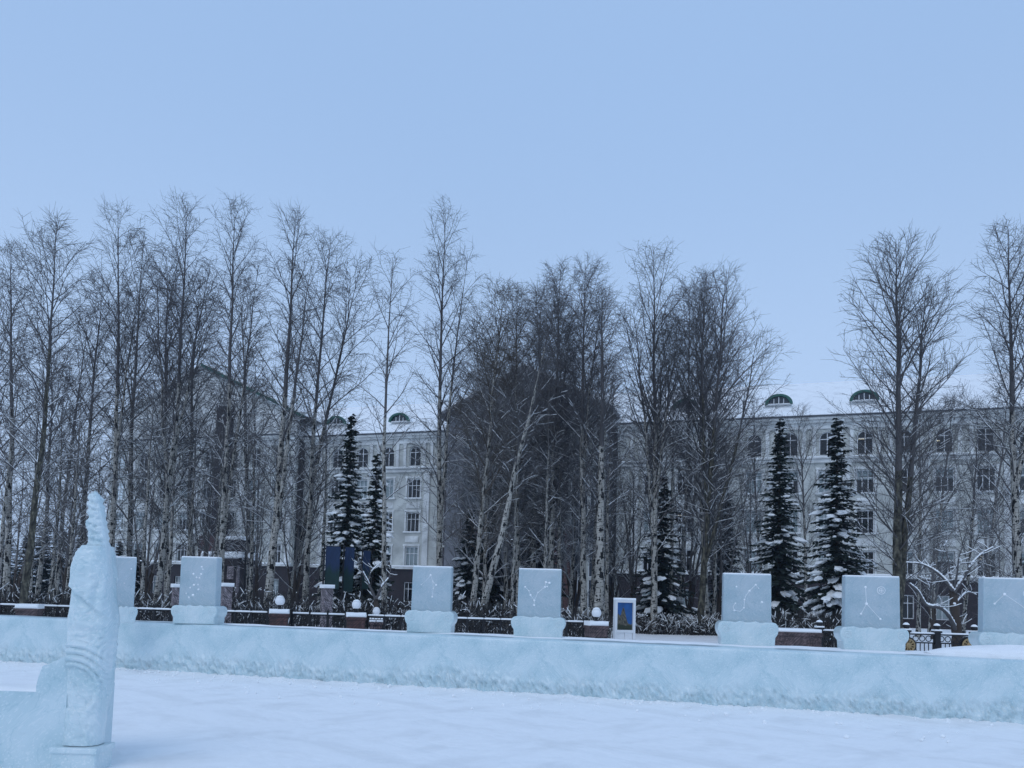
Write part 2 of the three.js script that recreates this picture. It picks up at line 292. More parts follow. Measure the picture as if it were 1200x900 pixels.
iceSlab(631, 50, 667, 722, 743, { stars: [[0.17, 0.65, 0.018], [0.26, 0.57, 0.014], [0.3, 0.48, 0.02], [0.39, 0.37, 0.018], [0.39, 0.27, 0.02], [0.47, 0.54, 0.014], [0.63, 0.66, 0.02], [0.65, 0.76, 0.022], [0.73, 0.75, 0.022], [0.68, 0.67, 0.016]], lines: [[[0.17, 0.65], [0.26, 0.57], [0.3, 0.48], [0.39, 0.37], [0.39, 0.27]], [[0.39, 0.37], [0.47, 0.54], [0.63, 0.66], [0.65, 0.76], [0.73, 0.75]]], lw: 0.005 }, 'ice slab engraved with dots forming a letter Y');
iceSlab(874, 54, 673, 728, 753, { stars: [[0.67, 0.81, 0.018], [0.54, 0.68, 0.02], [0.44, 0.49], [0.43, 0.32], [0.23, 0.26], [0.25, 0.41, 0.014], [0.73, 0.74, 0.012], [0.8, 0.45, 0.02], [0.27, 0.76, 0.016]], lines: [[[0.73, 0.74], [0.67, 0.81], [0.54, 0.68], [0.47, 0.58], [0.44, 0.49], [0.43, 0.32], [0.355, 0.24], [0.23, 0.26], [0.2, 0.34], [0.25, 0.41]]], lw: 0.0055 }, 'ice slab engraved with a hook shaped star line');
iceSlab(1020, 60, 676, 735, 759, { stars: [[0.37, 0.82, 0.02], [0.39, 0.49, 0.026], [0.29, 0.29, 0.018], [0.64, 0.2, 0.02]], lines: [[[0.37, 0.82], [0.39, 0.49], [0.29, 0.29]], [[0.39, 0.49], [0.64, 0.2]]], ring: [0.655, 0.76], lw: 0.0065 }, 'ice slab engraved with a forked star line under a small ring');
iceSlab(1184, 63, 679, 742, 766, { stars: [[0.19, 0.56, 0.018], [0.36, 0.74, 0.024], [0.71, 0.48, 0.026], [0.85, 0.24, 0.018]], lines: [[[0.19, 0.56], [0.36, 0.74], [0.71, 0.48], [0.85, 0.24]]], ring: [0.74, 0.76], lw: 0.0065 }, 'ice slab with a peaked star line, cut by the right edge');

// ---------------------------------------------------------------- office building
const BT = -18 * Math.PI / 180, B0 = V(38.5, 0, -63);
{
  const t = thing('office_building', 'long pale four storey building with dark ground floor behind the trees', 'building', [B0.x, 0, B0.z], BT);
  const rnd = RNG(77), SP = 3.05, rows = [5.4, 8.95, 12.45], WW = 1.42, WH = 2.0;
  const rect = (x, y, w, h) => { const p = new THREE.Path(); p.moveTo(x - w / 2, y - h / 2); p.lineTo(x + w / 2, y - h / 2); p.lineTo(x + w / 2, y + h / 2); p.lineTo(x - w / 2, y + h / 2); p.closePath(); return p; };
  const arch = (x, y, w, h) => { const p = new THREE.Path(), r = w / 2; p.moveTo(x - r, y - h / 2); p.lineTo(x + r, y - h / 2); p.lineTo(x + r, y + h / 2 - r); p.absarc(x, y + h / 2 - r, r, 0, Math.PI, false); p.closePath(); return p; };
  const AW = 1.3, AH = 2.1;
  // shared window pieces, centre at origin, facing +z
  const frameG = (() => { const l = [], w = WW, h = WH, f = 0.07; l.push(box(w, f, 0.07, 0, h / 2 - f / 2), box(w, f, 0.07, 0, -h / 2 + f / 2), box(f, h - 2 * f, 0.07, -w / 2 + f / 2), box(f, h - 2 * f, 0.07, w / 2 - f / 2)); l.push(box(w - 2 * f, 0.055, 0.06, 0, h * 0.16)); for (const x of [-w / 6, w / 6]) l.push(box(0.05, h * 0.66 - f, 0.055, x, -h * 0.17 + f / 2 - 0.014), box(0.05, h * 0.34 - f - 0.03, 0.055, x, h * 0.33 - f / 2 + 0.014)); return join(l); })();
  const archFrameG = (() => { const o = new THREE.Shape(), r = AW / 2, h = AH; const sh = (s, r2, b) => { s.moveTo(-r2, -h / 2 + b); s.lineTo(r2, -h / 2 + b); s.lineTo(r2, h / 2 - r); s.absarc(0, h / 2 - r, r2, 0, Math.PI, false); s.closePath(); return s; }; sh(o, r, 0); o.holes.push(sh(new THREE.Path(), r - 0.07, 0.07)); const g = uvm(new THREE.ExtrudeGeometry(o, { depth: 0.07, bevelEnabled: false, curveSegments: 10 })); g.translate(0, 0, -0.035); return join([g, box(0.06, h - 0.2, 0.05, 0, 0, 0), box(AW - 0.16, 0.06, 0.045, 0, h / 2 - r, 0)]); })();
  const paneG = box(WW - 0.1, WH - 0.1, 0.012), archPaneG = (() => { const s = new THREE.Shape(), r = AW / 2 - 0.05; s.moveTo(-r, -AH / 2 + 0.05); s.lineTo(r, -AH / 2 + 0.05); s.lineTo(r, AH / 2 - AW / 2); s.absarc(0, AH / 2 - AW / 2, r, 0, Math.PI, false); return uvm(new THREE.ShapeGeometry(s, 10)); })();
  const paneFlat = uvm(new THREE.PlaneGeometry(WW - 0.1, WH - 0.1)), blindG = uvm(new THREE.PlaneGeometry(WW - 0.06, WH * 0.98)), halfBlind = (() => { const g = new THREE.PlaneGeometry(WW - 0.06, WH * 0.4); g.translate(0, WH * 0.29, 0); return uvm(g); })();
  const surroundG = (() => { const l = []; const w = WW, h = WH; l.push(box(0.16, h + 0.1, 0.09, -w / 2 - 0.1, 0.02), box(0.16, h + 0.1, 0.09, w / 2 + 0.1, 0.02), box(w + 0.5, 0.2, 0.12, 0, h / 2 + 0.18), box(w + 0.6, 0.1, 0.22, 0, -h / 2 - 0.06)); return join(l); })();
  const sillSnowG = rbox(WW + 0.56, 0.06, 0.2, 0.025, 0, -WH / 2 + 0.02, 0.02);
  const lampG = box(0.62, 0.05, 0.12);
  function win(x, y, z, arched, plain) {
    const f = mesh('window', arched ? archFrameG : frameG, M.white, t); f.position.set(x, y, z - 0.18);
    const pn = mesh('pane', arched ? archPaneG : paneFlat, M.glass, f); pn.position.z = 0.005;
    const k = rnd(); if (!arched && k < 0.42) { const b = mesh('blind', k < 0.26 ? blindG : halfBlind, M.blind, f); b.position.z = -0.12; }
    if (!arched && !plain) { const s = mesh('surround', surroundG, M.trim, f); s.position.z = 0.2; const sn = mesh('sill_snow', sillSnowG, M.snow, f); sn.position.z = 0.215; }
    return f;
  }
  function lampIn(x, y, z) { const f = mesh('ceiling_lamp', lampG, M.lampGlow, t); f.position.set(x, y, z); }
  function facade(x0, x1, z, cols, top = 18.1) {
    const s = new THREE.Shape(); s.moveTo(x0, 4.1); s.lineTo(x1, 4.1); s.lineTo(x1, top); s.lineTo(x0, top); s.closePath();
    const g = new THREE.Shape(); g.moveTo(x0, -0.1); g.lineTo(x1, -0.1); g.lineTo(x1, 4.1); g.lineTo(x0, 4.1); g.closePath();
    for (const x of cols) { for (const y of rows) s.holes.push(rect(x, y, WW, WH)); s.holes.push(arch(x, 15.85, AW, AH)); g.holes.push(rect(x, 1.75, WW, WH)); }
    const ex = (sh, d) => { const e = uvm(new THREE.ExtrudeGeometry(sh, { depth: d, bevelEnabled: false, curveSegments: 8 })); e.translate(0, 0, z - d); return e; };
    mesh('upper_wall', ex(s, 0.4), M.wall, t); const gw = mesh('ground_floor_wall', ex(g, 0.5), M.granite, t); gw.position.z = 0.12;
    for (const x of cols) { for (const y of rows) win(x, y, z); win(x, 15.85, z, true); win(x, 1.75, z + 0.05, false, true); }
    // ledge over the ground floor with snow, string courses, cornice
    const L = x1 - x0, mx = (x0 + x1) / 2;
    mesh('ledge', [box(L, 0.22, 0.55, mx, 4.2, z + 0.2)], M.trim, t); mesh('ledge_snow', rbox(L - 0.1, 0.16, 0.5, 0.06, mx, 4.39, z + 0.23), M.snow, t);
    mesh('string_course', box(L, 0.3, 0.2, mx, 14.3, z + 0.1), M.trim, t); mesh('string_course', box(L, 0.14, 0.34, mx, 14.55, z + 0.17), M.trim, t); mesh('course_snow', rbox(L - 0.1, 0.07, 0.3, 0.03, mx, 14.65, z + 0.19), M.snow, t);
    mesh('frieze', box(L, 0.5, 0.14, mx, 17.4, z + 0.07), M.trim, t); mesh('cornice', [box(L, 0.24, 0.42, mx, 17.78, z + 0.21), box(L, 0.2, 0.62, mx, 18.0, z + 0.31)], M.trim, t);
    mesh('gutter', box(L, 0.14, 0.16, mx, 18.2, z + 0.66), M.gutter, t);
    // pilasters between the bays
    for (let k = 0; k <= cols.length; k++) {
      const x = k < cols.length ? cols[k] - SP / 2 : cols[k - 1] + SP / 2; if (x < x0 + 0.4 || x > x1 - 0.4) continue;
      if (k % 2 === 0) mesh('pilaster', [box(0.62, 9.55, 0.16, x, 9.3, z + 0.08), box(0.78, 0.3, 0.22, x, 13.95, z + 0.11)], M.trim, t);
      const h = []; for (const dx of [-0.42, 0.42]) h.push(box(0.3, 2.35, 0.14, x + dx, 15.85, z + 0.07), box(0.4, 0.14, 0.18, x + dx, 17.06, z + 0.09)); mesh('half_column', h, M.trim, t);
    }
    for (const x of cols) for (const y of [7.2, 10.7]) mesh('spandrel_panel', box(1.5, 0.62, 0.05, x, y, z + 0.025), M.trim, t);
  }
  const cols = []; for (let k = -4; k < 36; k++) cols.push(0.5 - SP * k);
  const inR = (a, b) => cols.filter((x) => x > a + 1 && x < b - 1).sort((p, q) => p - q);
  facade(-30.2, 14.5, 0, inR(-30.2, 14.5)); facade(-64.5, -47.4, 0, inR(-64.5, -47.4)); facade(-89.6, -64.5, 1.6, inR(-89.6, -64.5), 18.1);
  // inner floors, corridor wall, back and end walls close the house
  for (const y of [0.02, 3.9, 7.3, 10.85, 14.3, 17.9]) mesh('floor_slab', box(103.8, 0.2, 5.4, -37.6, y, -3.3), M.room, t);
  mesh('corridor_wall', box(103.8, 18, 0.2, -37.6, 9.0, -6.2), M.room, t);
  mesh('back_wall', box(104.2, 18.2, 0.3, -37.6, 9.05, -14), M.wall, t); for (const x of [14.35, -89.4]) mesh('end_wall', box(0.3, 18.2, 13.4, x, 9.05, -7.1), M.wall, t);
  for (const [x, y] of [[0.5, 6.2], [-2.55, 6.1], [-2.55, 9.8], [-5.6, 13.3], [-8.65, 16.6], [3.5, 6.2], [-30 + 5.3, 9.8], [-54.6, 9.7]]) lampIn(x, y, -2.2);
  for (const [x, y] of [[-2.55, 16.5], [-2.35, 9.6], [0.7, 6.05]]) lampIn(x, y, -3.6);
  // snow covered roof with half round dormers
  const roof = (x0, x1) => { const s = new THREE.Shape(); s.moveTo(0.78, 18.28); s.lineTo(-6.9, 23.2); s.lineTo(-14.4, 18.28); s.lineTo(-14.4, 18.05); s.lineTo(0.6, 18.12); s.closePath(); const g = new THREE.ExtrudeGeometry(s, { depth: x1 - x0, bevelEnabled: false }); g.rotateY(Math.PI / 2); g.scale(1, 1, -1); g.computeVertexNormals(); g.translate(x0, 0, 0); return uvm(g); };
  const rf = mesh('roof', roof(-90, 15), M.snowGround, t);
  for (const px of [382, 457, 800, 912, 1015]) {
    const k = (px - 600) / F, x = (k * 63 - 38.5) / (Math.cos(BT) - k * Math.sin(BT));   // along the front for this spot
    const R = 1.2, y0 = 19.75, zf = -1.05, oG = new THREE.Shape(); oG.absarc(0, 0, R, 0, Math.PI, false); oG.lineTo(-R + 0.24, 0); oG.absarc(0, 0, R - 0.24, Math.PI, 0, true); oG.closePath();
    const a = uvm(new THREE.ExtrudeGeometry(oG, { depth: 0.3, bevelEnabled: false, curveSegments: 16 })); a.translate(0, 0, 0);
    const d = mesh('dormer', a, M.green, t); d.position.set(x, y0, zf); d.scale.y = 0.78;
    const hs = new THREE.Shape(); hs.absarc(0, 0, R - 0.02, 0, Math.PI, false); hs.closePath(); const vault = uvm(new THREE.ExtrudeGeometry(hs, { depth: 3.2, bevelEnabled: false, curveSegments: 16 })); vault.translate(0, 0, -3.25); mesh('dormer_roof', vault, M.snow, d);
    const gs = new THREE.Shape(); gs.absarc(0, 0, R - 0.26, 0, Math.PI, false); gs.closePath(); const gl = uvm(new THREE.ShapeGeometry(gs, 14)); gl.translate(0, 0, 0.02); mesh('dormer_pane', gl, M.darkGlass, d);
    mesh('dormer_mullion', [box(0.07, R - 0.28, 0.06, 0, (R - 0.28) / 2, 0.06), box(0.06, R - 0.52, 0.05, 0.42, (R - 0.52) / 2, 0.06), box(0.06, R - 0.52, 0.05, -0.42, (R - 0.52) / 2, 0.06), box(2 * R - 0.3, 0.1, 0.12, 0, 0.05, 0.1)], M.white, d);
  }
  // central pavilion: dark glazed gable
  {
    const c = -38.7, hw = 7.9, zf = 2.6, ev = 19.4, ap = 23.4, s = new THREE.Shape(), s2 = new THREE.Shape(); s.moveTo(c - hw, 0); s.lineTo(c + 4.4, 0); s.lineTo(c + 4.4, 17.4); s.lineTo(c + hw, 17.4); s.lineTo(c + hw, ev); s.lineTo(c, ap - 0.3); s.lineTo(c - hw, ev); s.closePath();
    s2.moveTo(c + 4.4, 0); s2.lineTo(c + hw, 0); s2.lineTo(c + hw, 17.4); s2.lineTo(c + 4.4, 17.4); s2.closePath();
    const cw = 1.62, ch = 2.6, panes = [];
    for (let i = -4; i <= 4; i++) for (let j = 0; j < 7; j++) { const x = c + i * 1.82, y = 2.1 + j * 2.82; if (Math.abs(Math.abs(x - c) - 3.9) < 0.7) continue; if (y + ch / 2 > ev + (hw - Math.abs(x - c)) * 0.42 - 0.4) continue; if (x > c + 4 && y > 15.5) continue; (x > c + 4 ? s2 : s).holes.push(rect(x, y, cw, ch)); panes.push([x, y]); }
    const g = uvm(new THREE.ExtrudeGeometry(s, { depth: 0.4, bevelEnabled: false })); g.translate(0, 0, zf - 0.4); mesh('pavilion_wall', g, M.cladding, t); const g2 = uvm(new THREE.ExtrudeGeometry(s2, { depth: 0.4, bevelEnabled: false })); g2.translate(0, 0, zf - 0.42); mesh('pale_bay_wall', g2, M.wall, t);
    const pg = uvm(new THREE.PlaneGeometry(cw, ch)), mg = join([box(cw, 0.06, 0.08, 0, ch / 2 - 0.03), box(cw, 0.06, 0.08, 0, -ch / 2 + 0.03), box(0.06, ch - 0.12, 0.08, -cw / 2 + 0.03), box(0.06, ch - 0.12, 0.08, cw / 2 - 0.03), box(0.05, ch - 0.12, 0.06, 0, 0)]);
    for (const [x, y] of panes) { const m = mesh('glazing_frame', mg, x > c + 4 ? M.white : M.concrete, t); m.position.set(x, y, zf - 0.15); mesh('glazing_pane', pg, M.darkGlass, m).position.z = -0.03; }
    for (const sd of [-1, 1]) {
      mesh('dark_pillar', box(0.95, 14.6, 0.9, c + sd * 3.9, 12.6, zf + 0.45), M.granite, t);
      const pb = mesh('portal_block', box(2.1, 8.2, 1.6, c + sd * 3.9 + 0.1, 4.1, zf + 0.8), M.brownStone, t); mesh('portal_snow', rbox(2.2, 0.2, 1.7, 0.08, c + sd * 3.9 + 0.1, 8.28, zf + 0.8), M.snow, pb);
      const L = Math.hypot(hw + 0.75, ap - ev + 0.3), a = Math.atan2(ap - ev, hw), sl = box(L, 0.26, 18, 0, 0, 0); sl.rotateZ(-sd * a); sl.translate(c + sd * (hw + 0.7) / 2, (ap + ev) / 2 - 0.22, -5.2); mesh('pavilion_roof', sl, M.cladding, t);
      const sn = box(L - 0.15, 0.16, 17.8, 0, 0, 0); sn.rotateZ(-sd * a); sn.translate(c + sd * (hw + 0.7) / 2, (ap + ev) / 2 + 0.05, -5.2); mesh('pavilion_roof_snow', sn, M.snowGround, t);
      mesh('pavilion_side', box(0.4, ev, 3.2, c + sd * (hw - 0.2), ev / 2, zf - 2.01), M.cladding, t);
    }
    mesh('canopy', box(5.6, 0.4, 3, c, 6.4, zf + 1.5), M.granite, t); mesh('canopy_snow', rbox(5.5, 0.25, 2.9, 0.1, c, 6.72, zf + 1.5), M.snow, t);
  }
  // broad low gable of the left pavilion with green edges and a dark stair strip
  {
    const c = -77.05, hw = 12.55, ev = 20.6, ap = 26.6, s = new THREE.Shape(); s.moveTo(c - hw, 18.12); s.lineTo(c + hw, 18.12); s.lineTo(c + hw, ev - 0.4); s.lineTo(c, ap - 0.4); s.lineTo(c - hw, ev - 0.4); s.closePath();
    const g = uvm(new THREE.ExtrudeGeometry(s, { depth: 0.4, bevelEnabled: false })); g.translate(0, 0, 1.3); mesh('gable_wall', g, M.trim, t);
    for (const sd of [-1, 1]) {
      const a = Math.atan2(ap - ev, hw), L = Math.hypot(hw + 0.8, (ap - ev) * 1.04), sl = box(L, 0.26, 0.7, 0, 0, 0); sl.rotateZ(-sd * a); sl.translate(c + sd * (hw + 0.75) / 2, (ap + ev) / 2 - 0.28, 1.9); mesh('gable_edge', sl, sd > 0 ? M.green : M.trim, t);
      const sn = box(L, 0.2, 15, 0, 0, 0); sn.rotateZ(-sd * a); sn.translate(c + sd * (hw + 0.75) / 2, (ap + ev) / 2 - 0.05, -6); mesh('gable_roof', sn, M.snowGround, t);
    }
    mesh('stair_strip', box(1.75, 16.6, 0.7, -73.5, 13.3, 2.1), M.granite, t); mesh('stair_strip_base', box(3, 7.2, 1.6, -73.5, 3.6, 2.6), M.brownStone, t);
  }
  // grey gable roof at the right end
  { const s = new THREE.Shape(); s.moveTo(3.5, 18.3); s.lineTo(16, 18.3); s.lineTo(16, 24.5); s.lineTo(10, 25.2); s.closePath(); const g = uvm(new THREE.ExtrudeGeometry(s, { depth: 8, bevelEnabled: false })); g.translate(0, 0, -9); mesh('end_gable', g, M.cladding, t); }
}
{ // dark porch with snowy roofs in front of the left wing
  const D = 62, X = GX(256, D), t = thing('entrance_porch', 'dark porch with two snow laden canopy roofs at the left', 'porch', [X, 0, -D], BT);
  const k = D / F, y = (py) => EYE + (HOR(256) - py) * k;
  mesh('porch_wall', bx(-1.6, 1.6, 0, y(662), -2.5, -0.3), M.granite, t); mesh('upper_box', bx(-0.9, 1.55, y(650), y(632), -2.2, -0.4), M.granite, t);
  mesh('canopy', bx(-2.0, 1.9, y(662), y(655), -2.6, 0.3), M.granite, t); mesh('canopy_snow', rbox(3.8, 0.62, 2.8, 0.25, -0.05, y(655) + 0.3, -1.15, 3), M.snow, t); mesh('upper_snow', rbox(2.6, 0.3, 1.9, 0.12, 0.32, y(632) + 0.15, -1.3), M.snow, t);
  for (const x of [-1.8, 1.7]) mesh('post', bx(x - 0.09, x + 0.09, 0, y(662), -0.1, 0.1), M.concrete, t);
}

// ---------------------------------------------------------------- low ornamental fence, pillars, street furniture
const FD = 26.5;
const fencePanelG = (() => { // cast panel .56 wide, .5 high: frame, two scrolls, a ring and short bars
  const m = new MB(), w = 0.27, y0 = 0.14, y1 = 0.74, bar = (a, b, r = 0.012) => m.tube([a, b], [r, r], 4);
  bar(V(-w, y1, 0), V(w, y1, 0), 0.022); bar(V(-w, y0, 0), V(w, y0, 0), 0.018); bar(V(-w, y1 - 0.1, 0), V(w, y1 - 0.1, 0)); bar(V(-w, y0, 0), V(-w, y1, 0)); bar(V(w, y0, 0), V(w, y1, 0));
  for (const s of [-1, 1]) { const p = [], r = []; for (let k = 0; k <= 26; k++) { const q = k / 26 * 10, R = 0.115 * (1 - q / 13); p.push(V(s * (0.135 - Math.cos(q) * R), 0.4 + Math.sin(q) * R * 1.5, 0)); r.push(0.012); } m.tube(p, r, 4); for (let k = 0; k < 3; k++) bar(V(s * (0.06 + 0.09 * k), y1 - 0.1, 0), V(s * (0.06 + 0.09 * k), y1, 0), 0.009); }
  const ring = []; for (let k = 0; k <= 14; k++) ring.push(V(Math.cos(k / 14 * 6.283) * 0.05, 0.24 + Math.sin(k / 14 * 6.283) * 0.06, 0)); m.tube(ring, ring.map(() => 0.011), 4); bar(V(0, 0.3, 0), V(0, y1 - 0.1, 0));
  return m.geo();
})();
const fencePostG = join([box(0.07, 0.86, 0.07, 0, 0.43, 0), box(0.1, 0.04, 0.1, 0, 0.88, 0)]);
const fenceSnowG = rbox(0.57, 0.06, 0.09, 0.028, 0, 0.79, 0);
function lowFence(px0, px1, label) {
  const xa = GX(px0, FD), xb = GX(px1, FD), n = Math.max(1, Math.round((xb - xa) / 0.57)), st = (xb - xa) / n;
  const t = thing('low_fence', label, 'fence', [xa, 0.1, -FD], 0, 'low cast iron fences behind the ice wall');
  for (let k = 0; k <= n; k++) { const p = mesh('post', fencePostG, M.iron, t); p.position.x = k * st; }
  for (let k = 0; k < n; k++) { const p = mesh('panel', fencePanelG, M.iron, t); p.position.x = (k + 0.5) * st; const s = mesh('snow_strip', fenceSnowG, M.snow, t); s.position.x = (k + 0.5) * st; }
}
lowFence(-40, 18, 'low black fence left of the pillar at the left edge'); lowFence(47, 312, 'low black scrollwork fence behind the carved ice figure'); lowFence(341, 404, 'short low black fence between the two globe lamp pillars'); lowFence(430, 683, 'low black fence behind the two middle ice slabs');

function pillar(px, topY, wpx, D, mat, label, globe) {
  const k = D / F, X = GX(px, D), h = EYE + (HOR(px) - topY) * k - 0.1, w = wpx * k, t = thing('stone_pillar', label, 'pillar', [X, 0.05, -D], 0.25, 'stone pillars of the park fence');
  mesh('shaft', rbox(w * 0.92, h - 0.08, w * 0.92, 0.015, 0, (h - 0.08) / 2, 0), mat, t); mesh('cap', rbox(w * 1.04, 0.1, w * 1.04, 0.02, 0, h - 0.05, 0), mat, t);
  const sg = rbox(w * 1.02, 0.16, w * 1.02, 0.07, 0, h + 0.07, 0, 4); mesh('snow_cap', sg, M.snow, t);
  for (let q = 0; q < 3; q++) mesh('panel_joint', box(w * 0.935, 0.012, w * 0.935, 0, h * (0.25 + 0.22 * q), 0), M.granite, t);
  if (globe) { const R = globe * k / 2, l = thing('globe_lamp', globe > 10.5 ? (px < 380 ? 'white globe lamp on the leftmost lamp pillar' : px < 500 ? 'white globe lamp on the brown pillar near the banners' : 'white globe lamp on the pillar beside the display board') : 'small dim globe lamp behind the brown pillar near the banners', 'lamp', [X, 0.05 + h + 0.1, -D], 0, 'globe lamps on pillars'); const y = 0.16 + R;
    mesh('globe', new THREE.SphereGeometry(R, 28, 18).translate(0, y, 0), M.globe, l); mesh('stem', new THREE.LatheGeometry([[0.0, 0], [R * 0.6, 0], [R * 0.5, 0.05], [R * 0.28, 0.08], [R * 0.3, 0.14], [R * 0.62, 0.2], [R * 0.5, 0.23]].map(([a, b]) => new THREE.Vector2(a, b)), 16), M.iron, l);
    const cp = new THREE.SphereGeometry(R * 1.04, 20, 8, 0, 6.283, 0, 0.9).translate(0, y + 0.01, 0); mesh('snow_cap', cp, M.snow, l); }
}
pillar(33, 711, 24, 25.5, M.stone, 'grey stone pillar with a thick snow cap at far left');
pillar(326, 717, 22, 26, M.brownStone, 'brown stone pillar with a globe lamp left of the banners', 11.5);
pillar(416, 721, 22, 26, M.brownStone, 'dark brown stone pillar with a globe lamp below the banners', 10.8);
pillar(440, 727, 15, 30, M.stone, 'small stone pillar half hidden behind the fence near the banners', 9);
pillar(698, 731, 23, 26, M.stone, 'grey brown stone pillar with a globe lamp beside the display board', 11.5);

{ // display board with a poster of a rocky peak
  const D = 27, k = D / F, X = GX(731, D), t = thing('display_board', 'white framed display board showing a rocky peak under blue sky', 'display board', [X, 0.08, -D], 0.28);
  const h = EYE + (HOR(731) - 703) * k - 0.08, w = 0.78, b0 = h * 0.34;
  mesh('frame', [box(0.09, h, 0.16, -w / 2 + 0.045, h / 2, 0), box(0.09, h, 0.16, w / 2 - 0.045, h / 2, 0), box(w - 0.18, 0.09, 0.16, 0, h - 0.045, 0), box(w - 0.18, 0.09, 0.16, 0, b0 - 0.045, 0), box(w - 0.18, h - b0 - 0.09, 0.03, 0, (h + b0) / 2 - 0.045, -0.02)], M.white, t);
  for (let q = 0; q < 2; q++) mesh('lower_panel', rbox(w / 2 - 0.1, b0 - 0.1, 0.1, 0.008, (q - 0.5) * (w / 2 - 0.09), (b0 - 0.08) / 2, 0), M.white, t);
  const poster = tex(128, 192, (u, v) => { // sky, rock, trees
    const ridge = 0.2 + 0.62 * Math.exp(-Math.pow((u - 0.42) / 0.2, 2)) + 0.18 * Math.exp(-Math.pow((u - 0.08) / 0.12, 2)) * 2 + 0.05 * N(u * 14, 3), tree = 0.16 + 0.06 * N(u * 18, 9) + 0.1 * Math.max(0, 0.5 - u);
    if (v < tree) { const q = 0.14 + 0.1 * N(u * 40, v * 40); return [q, q * 1.25, q * 0.7]; }
    if (v < ridge) { const q = 0.3 + 0.22 * N(u * 16 + v * 8, v * 9) + 0.12 * N(u * 40, v * 36); return [q * 1.05, q, q * 0.85]; }
    const q = 0.9 + 0.15 * N(u * 3, v * 4, 5); return [0.1 * q, 0.36 * q, 0.62 * q];
  }, true); poster.wrapS = poster.wrapT = THREE.ClampToEdgeWrapping;
  const pg = new THREE.PlaneGeometry(w - 0.19, h - b0 - 0.1); mesh('poster', pg.translate(0, (h + b0) / 2 - 0.045, 0.004), std({ map: poster, roughness: 0.5 }), t);
  mesh('snow_cap', rbox(w + 0.02, 0.08, 0.2, 0.035, 0, h + 0.03, 0), M.snow, t);
}
{ // granite planter
  const D = 24, X = GX(930, D), k = D / F, w = 54 * k, h = EYE + (HOR(930) - 740) * k - 0.1, t = thing('stone_planter', 'long granite planter with a strip of snow beside the right fence', 'planter', [X, 0.1, -D], -0.06);
  mesh('body', rbox(w, h - 0.1, 0.8, 0.02, 0, (h - 0.1) / 2, 0), M.stone, t); mesh('rim', rbox(w + 0.06, 0.12, 0.88, 0.02, 0, h - 0.06, 0), M.stone, t); mesh('snow', rbox(w + 0.02, 0.12, 0.82, 0.05, 0, h + 0.04, 0, 3), M.snow, t);
}
{ // taller iron fence with ball topped posts at the right
  const D = 24, k = D / F, barG = new THREE.CylinderGeometry(0.014, 0.014, 0.52, 6).translate(0, 0.38, 0);
  const H = EYE + (HOR(1060) - 741) * k - 0.1;
  const t = thing('iron_fence', 'ornate black iron fence with ball topped posts at the right', 'fence', [GX(960, D), 0.1, -D], 0.0);
  const span = GX(1158, D) - GX(960, D), posts = [960, 1015, 1062, 1098, 1142].map((p) => GX(p, D) - GX(960, D));
  for (const x of posts) { const p = mesh('post', [box(0.16, H + 0.02, 0.16, x, (H + 0.02) / 2, 0), box(0.22, 0.06, 0.22, x, H + 0.05, 0)], M.iron, t); mesh('ball', new THREE.SphereGeometry(0.1, 16, 12).translate(x, H + 0.2, 0), M.iron, p); mesh('ball_snow', new THREE.SphereGeometry(0.105, 16, 6, 0, 6.283, 0, 1.25).translate(x, H + 0.21, 0), M.snow, p); mesh('collar_snow', rbox(0.24, 0.05, 0.24, 0.02, x, H + 0.1, 0), M.snow, p); }
  for (const y of [H - 0.04, H - 0.3, 0.12]) mesh('rail', box(span, 0.04, 0.04, span / 2, y, 0), M.iron, t);
  mesh('rail_snow', rbox(span, 0.05, 0.08, 0.02, span / 2, H + 0.005, 0), M.snow, t);
  for (let x = 0.15; x < span; x += 0.13) { if (posts.some((p) => Math.abs(p - x) < 0.1)) continue; const b = mesh('bar', barG, M.iron, t); b.position.x = x; b.scale.y = (H - 0.42) / 0.52; b.position.y = 0.12 - 0.12 * b.scale.y; }
  const curl = new THREE.TorusGeometry(0.085, 0.014, 4, 14); for (let x = 0.2; x < span; x += 0.2) { if (posts.some((p) => Math.abs(p - x) < 0.12)) continue; const c = mesh('curl', curl, M.iron, t); c.position.set(x, H - 0.17, 0); }
}
for (const [px, label] of [[1064, 'round gilded ornament right of the slab with the small ring'], [1135, 'round gilded ornament left of the slab at the right edge']]) {
  const D = 20, X = GX(px, D), k = D / F, y = EYE + (HOR(px) - 756) * k, R = 8.5 * k, t = thing('gilded_ornament', label, 'ornament', [X, 0, -D], 0, 'gilded fence ornaments');
  mesh('hub', new THREE.SphereGeometry(R * 0.4, 14, 10).scale(1, 1, 0.4).translate(0, y, 0.05), M.gold, t); mesh('rim', new THREE.TorusGeometry(R * 0.82, R * 0.14, 6, 28).translate(0, y, 0.03), M.gold, t); mesh('backing', new THREE.CylinderGeometry(R * 1.18, R * 1.18, 0.05, 28).rotateX(Math.PI / 2).translate(0, y, -0.03), M.iron, t);
  for (let q = 0; q < 10; q++) { const g = new THREE.SphereGeometry(R * 0.2, 8, 6).scale(1.3, 0.6, 0.5).translate(R * 0.58, 0, 0).rotateZ(q * 0.6283).translate(0, y, 0.04); mesh('petal', g, M.gold, t); }
  mesh('stand', box(0.3, y - R * 0.9, 0.12, 0, (y - R * 0.9) / 2, -0.02), M.iron, t);
}
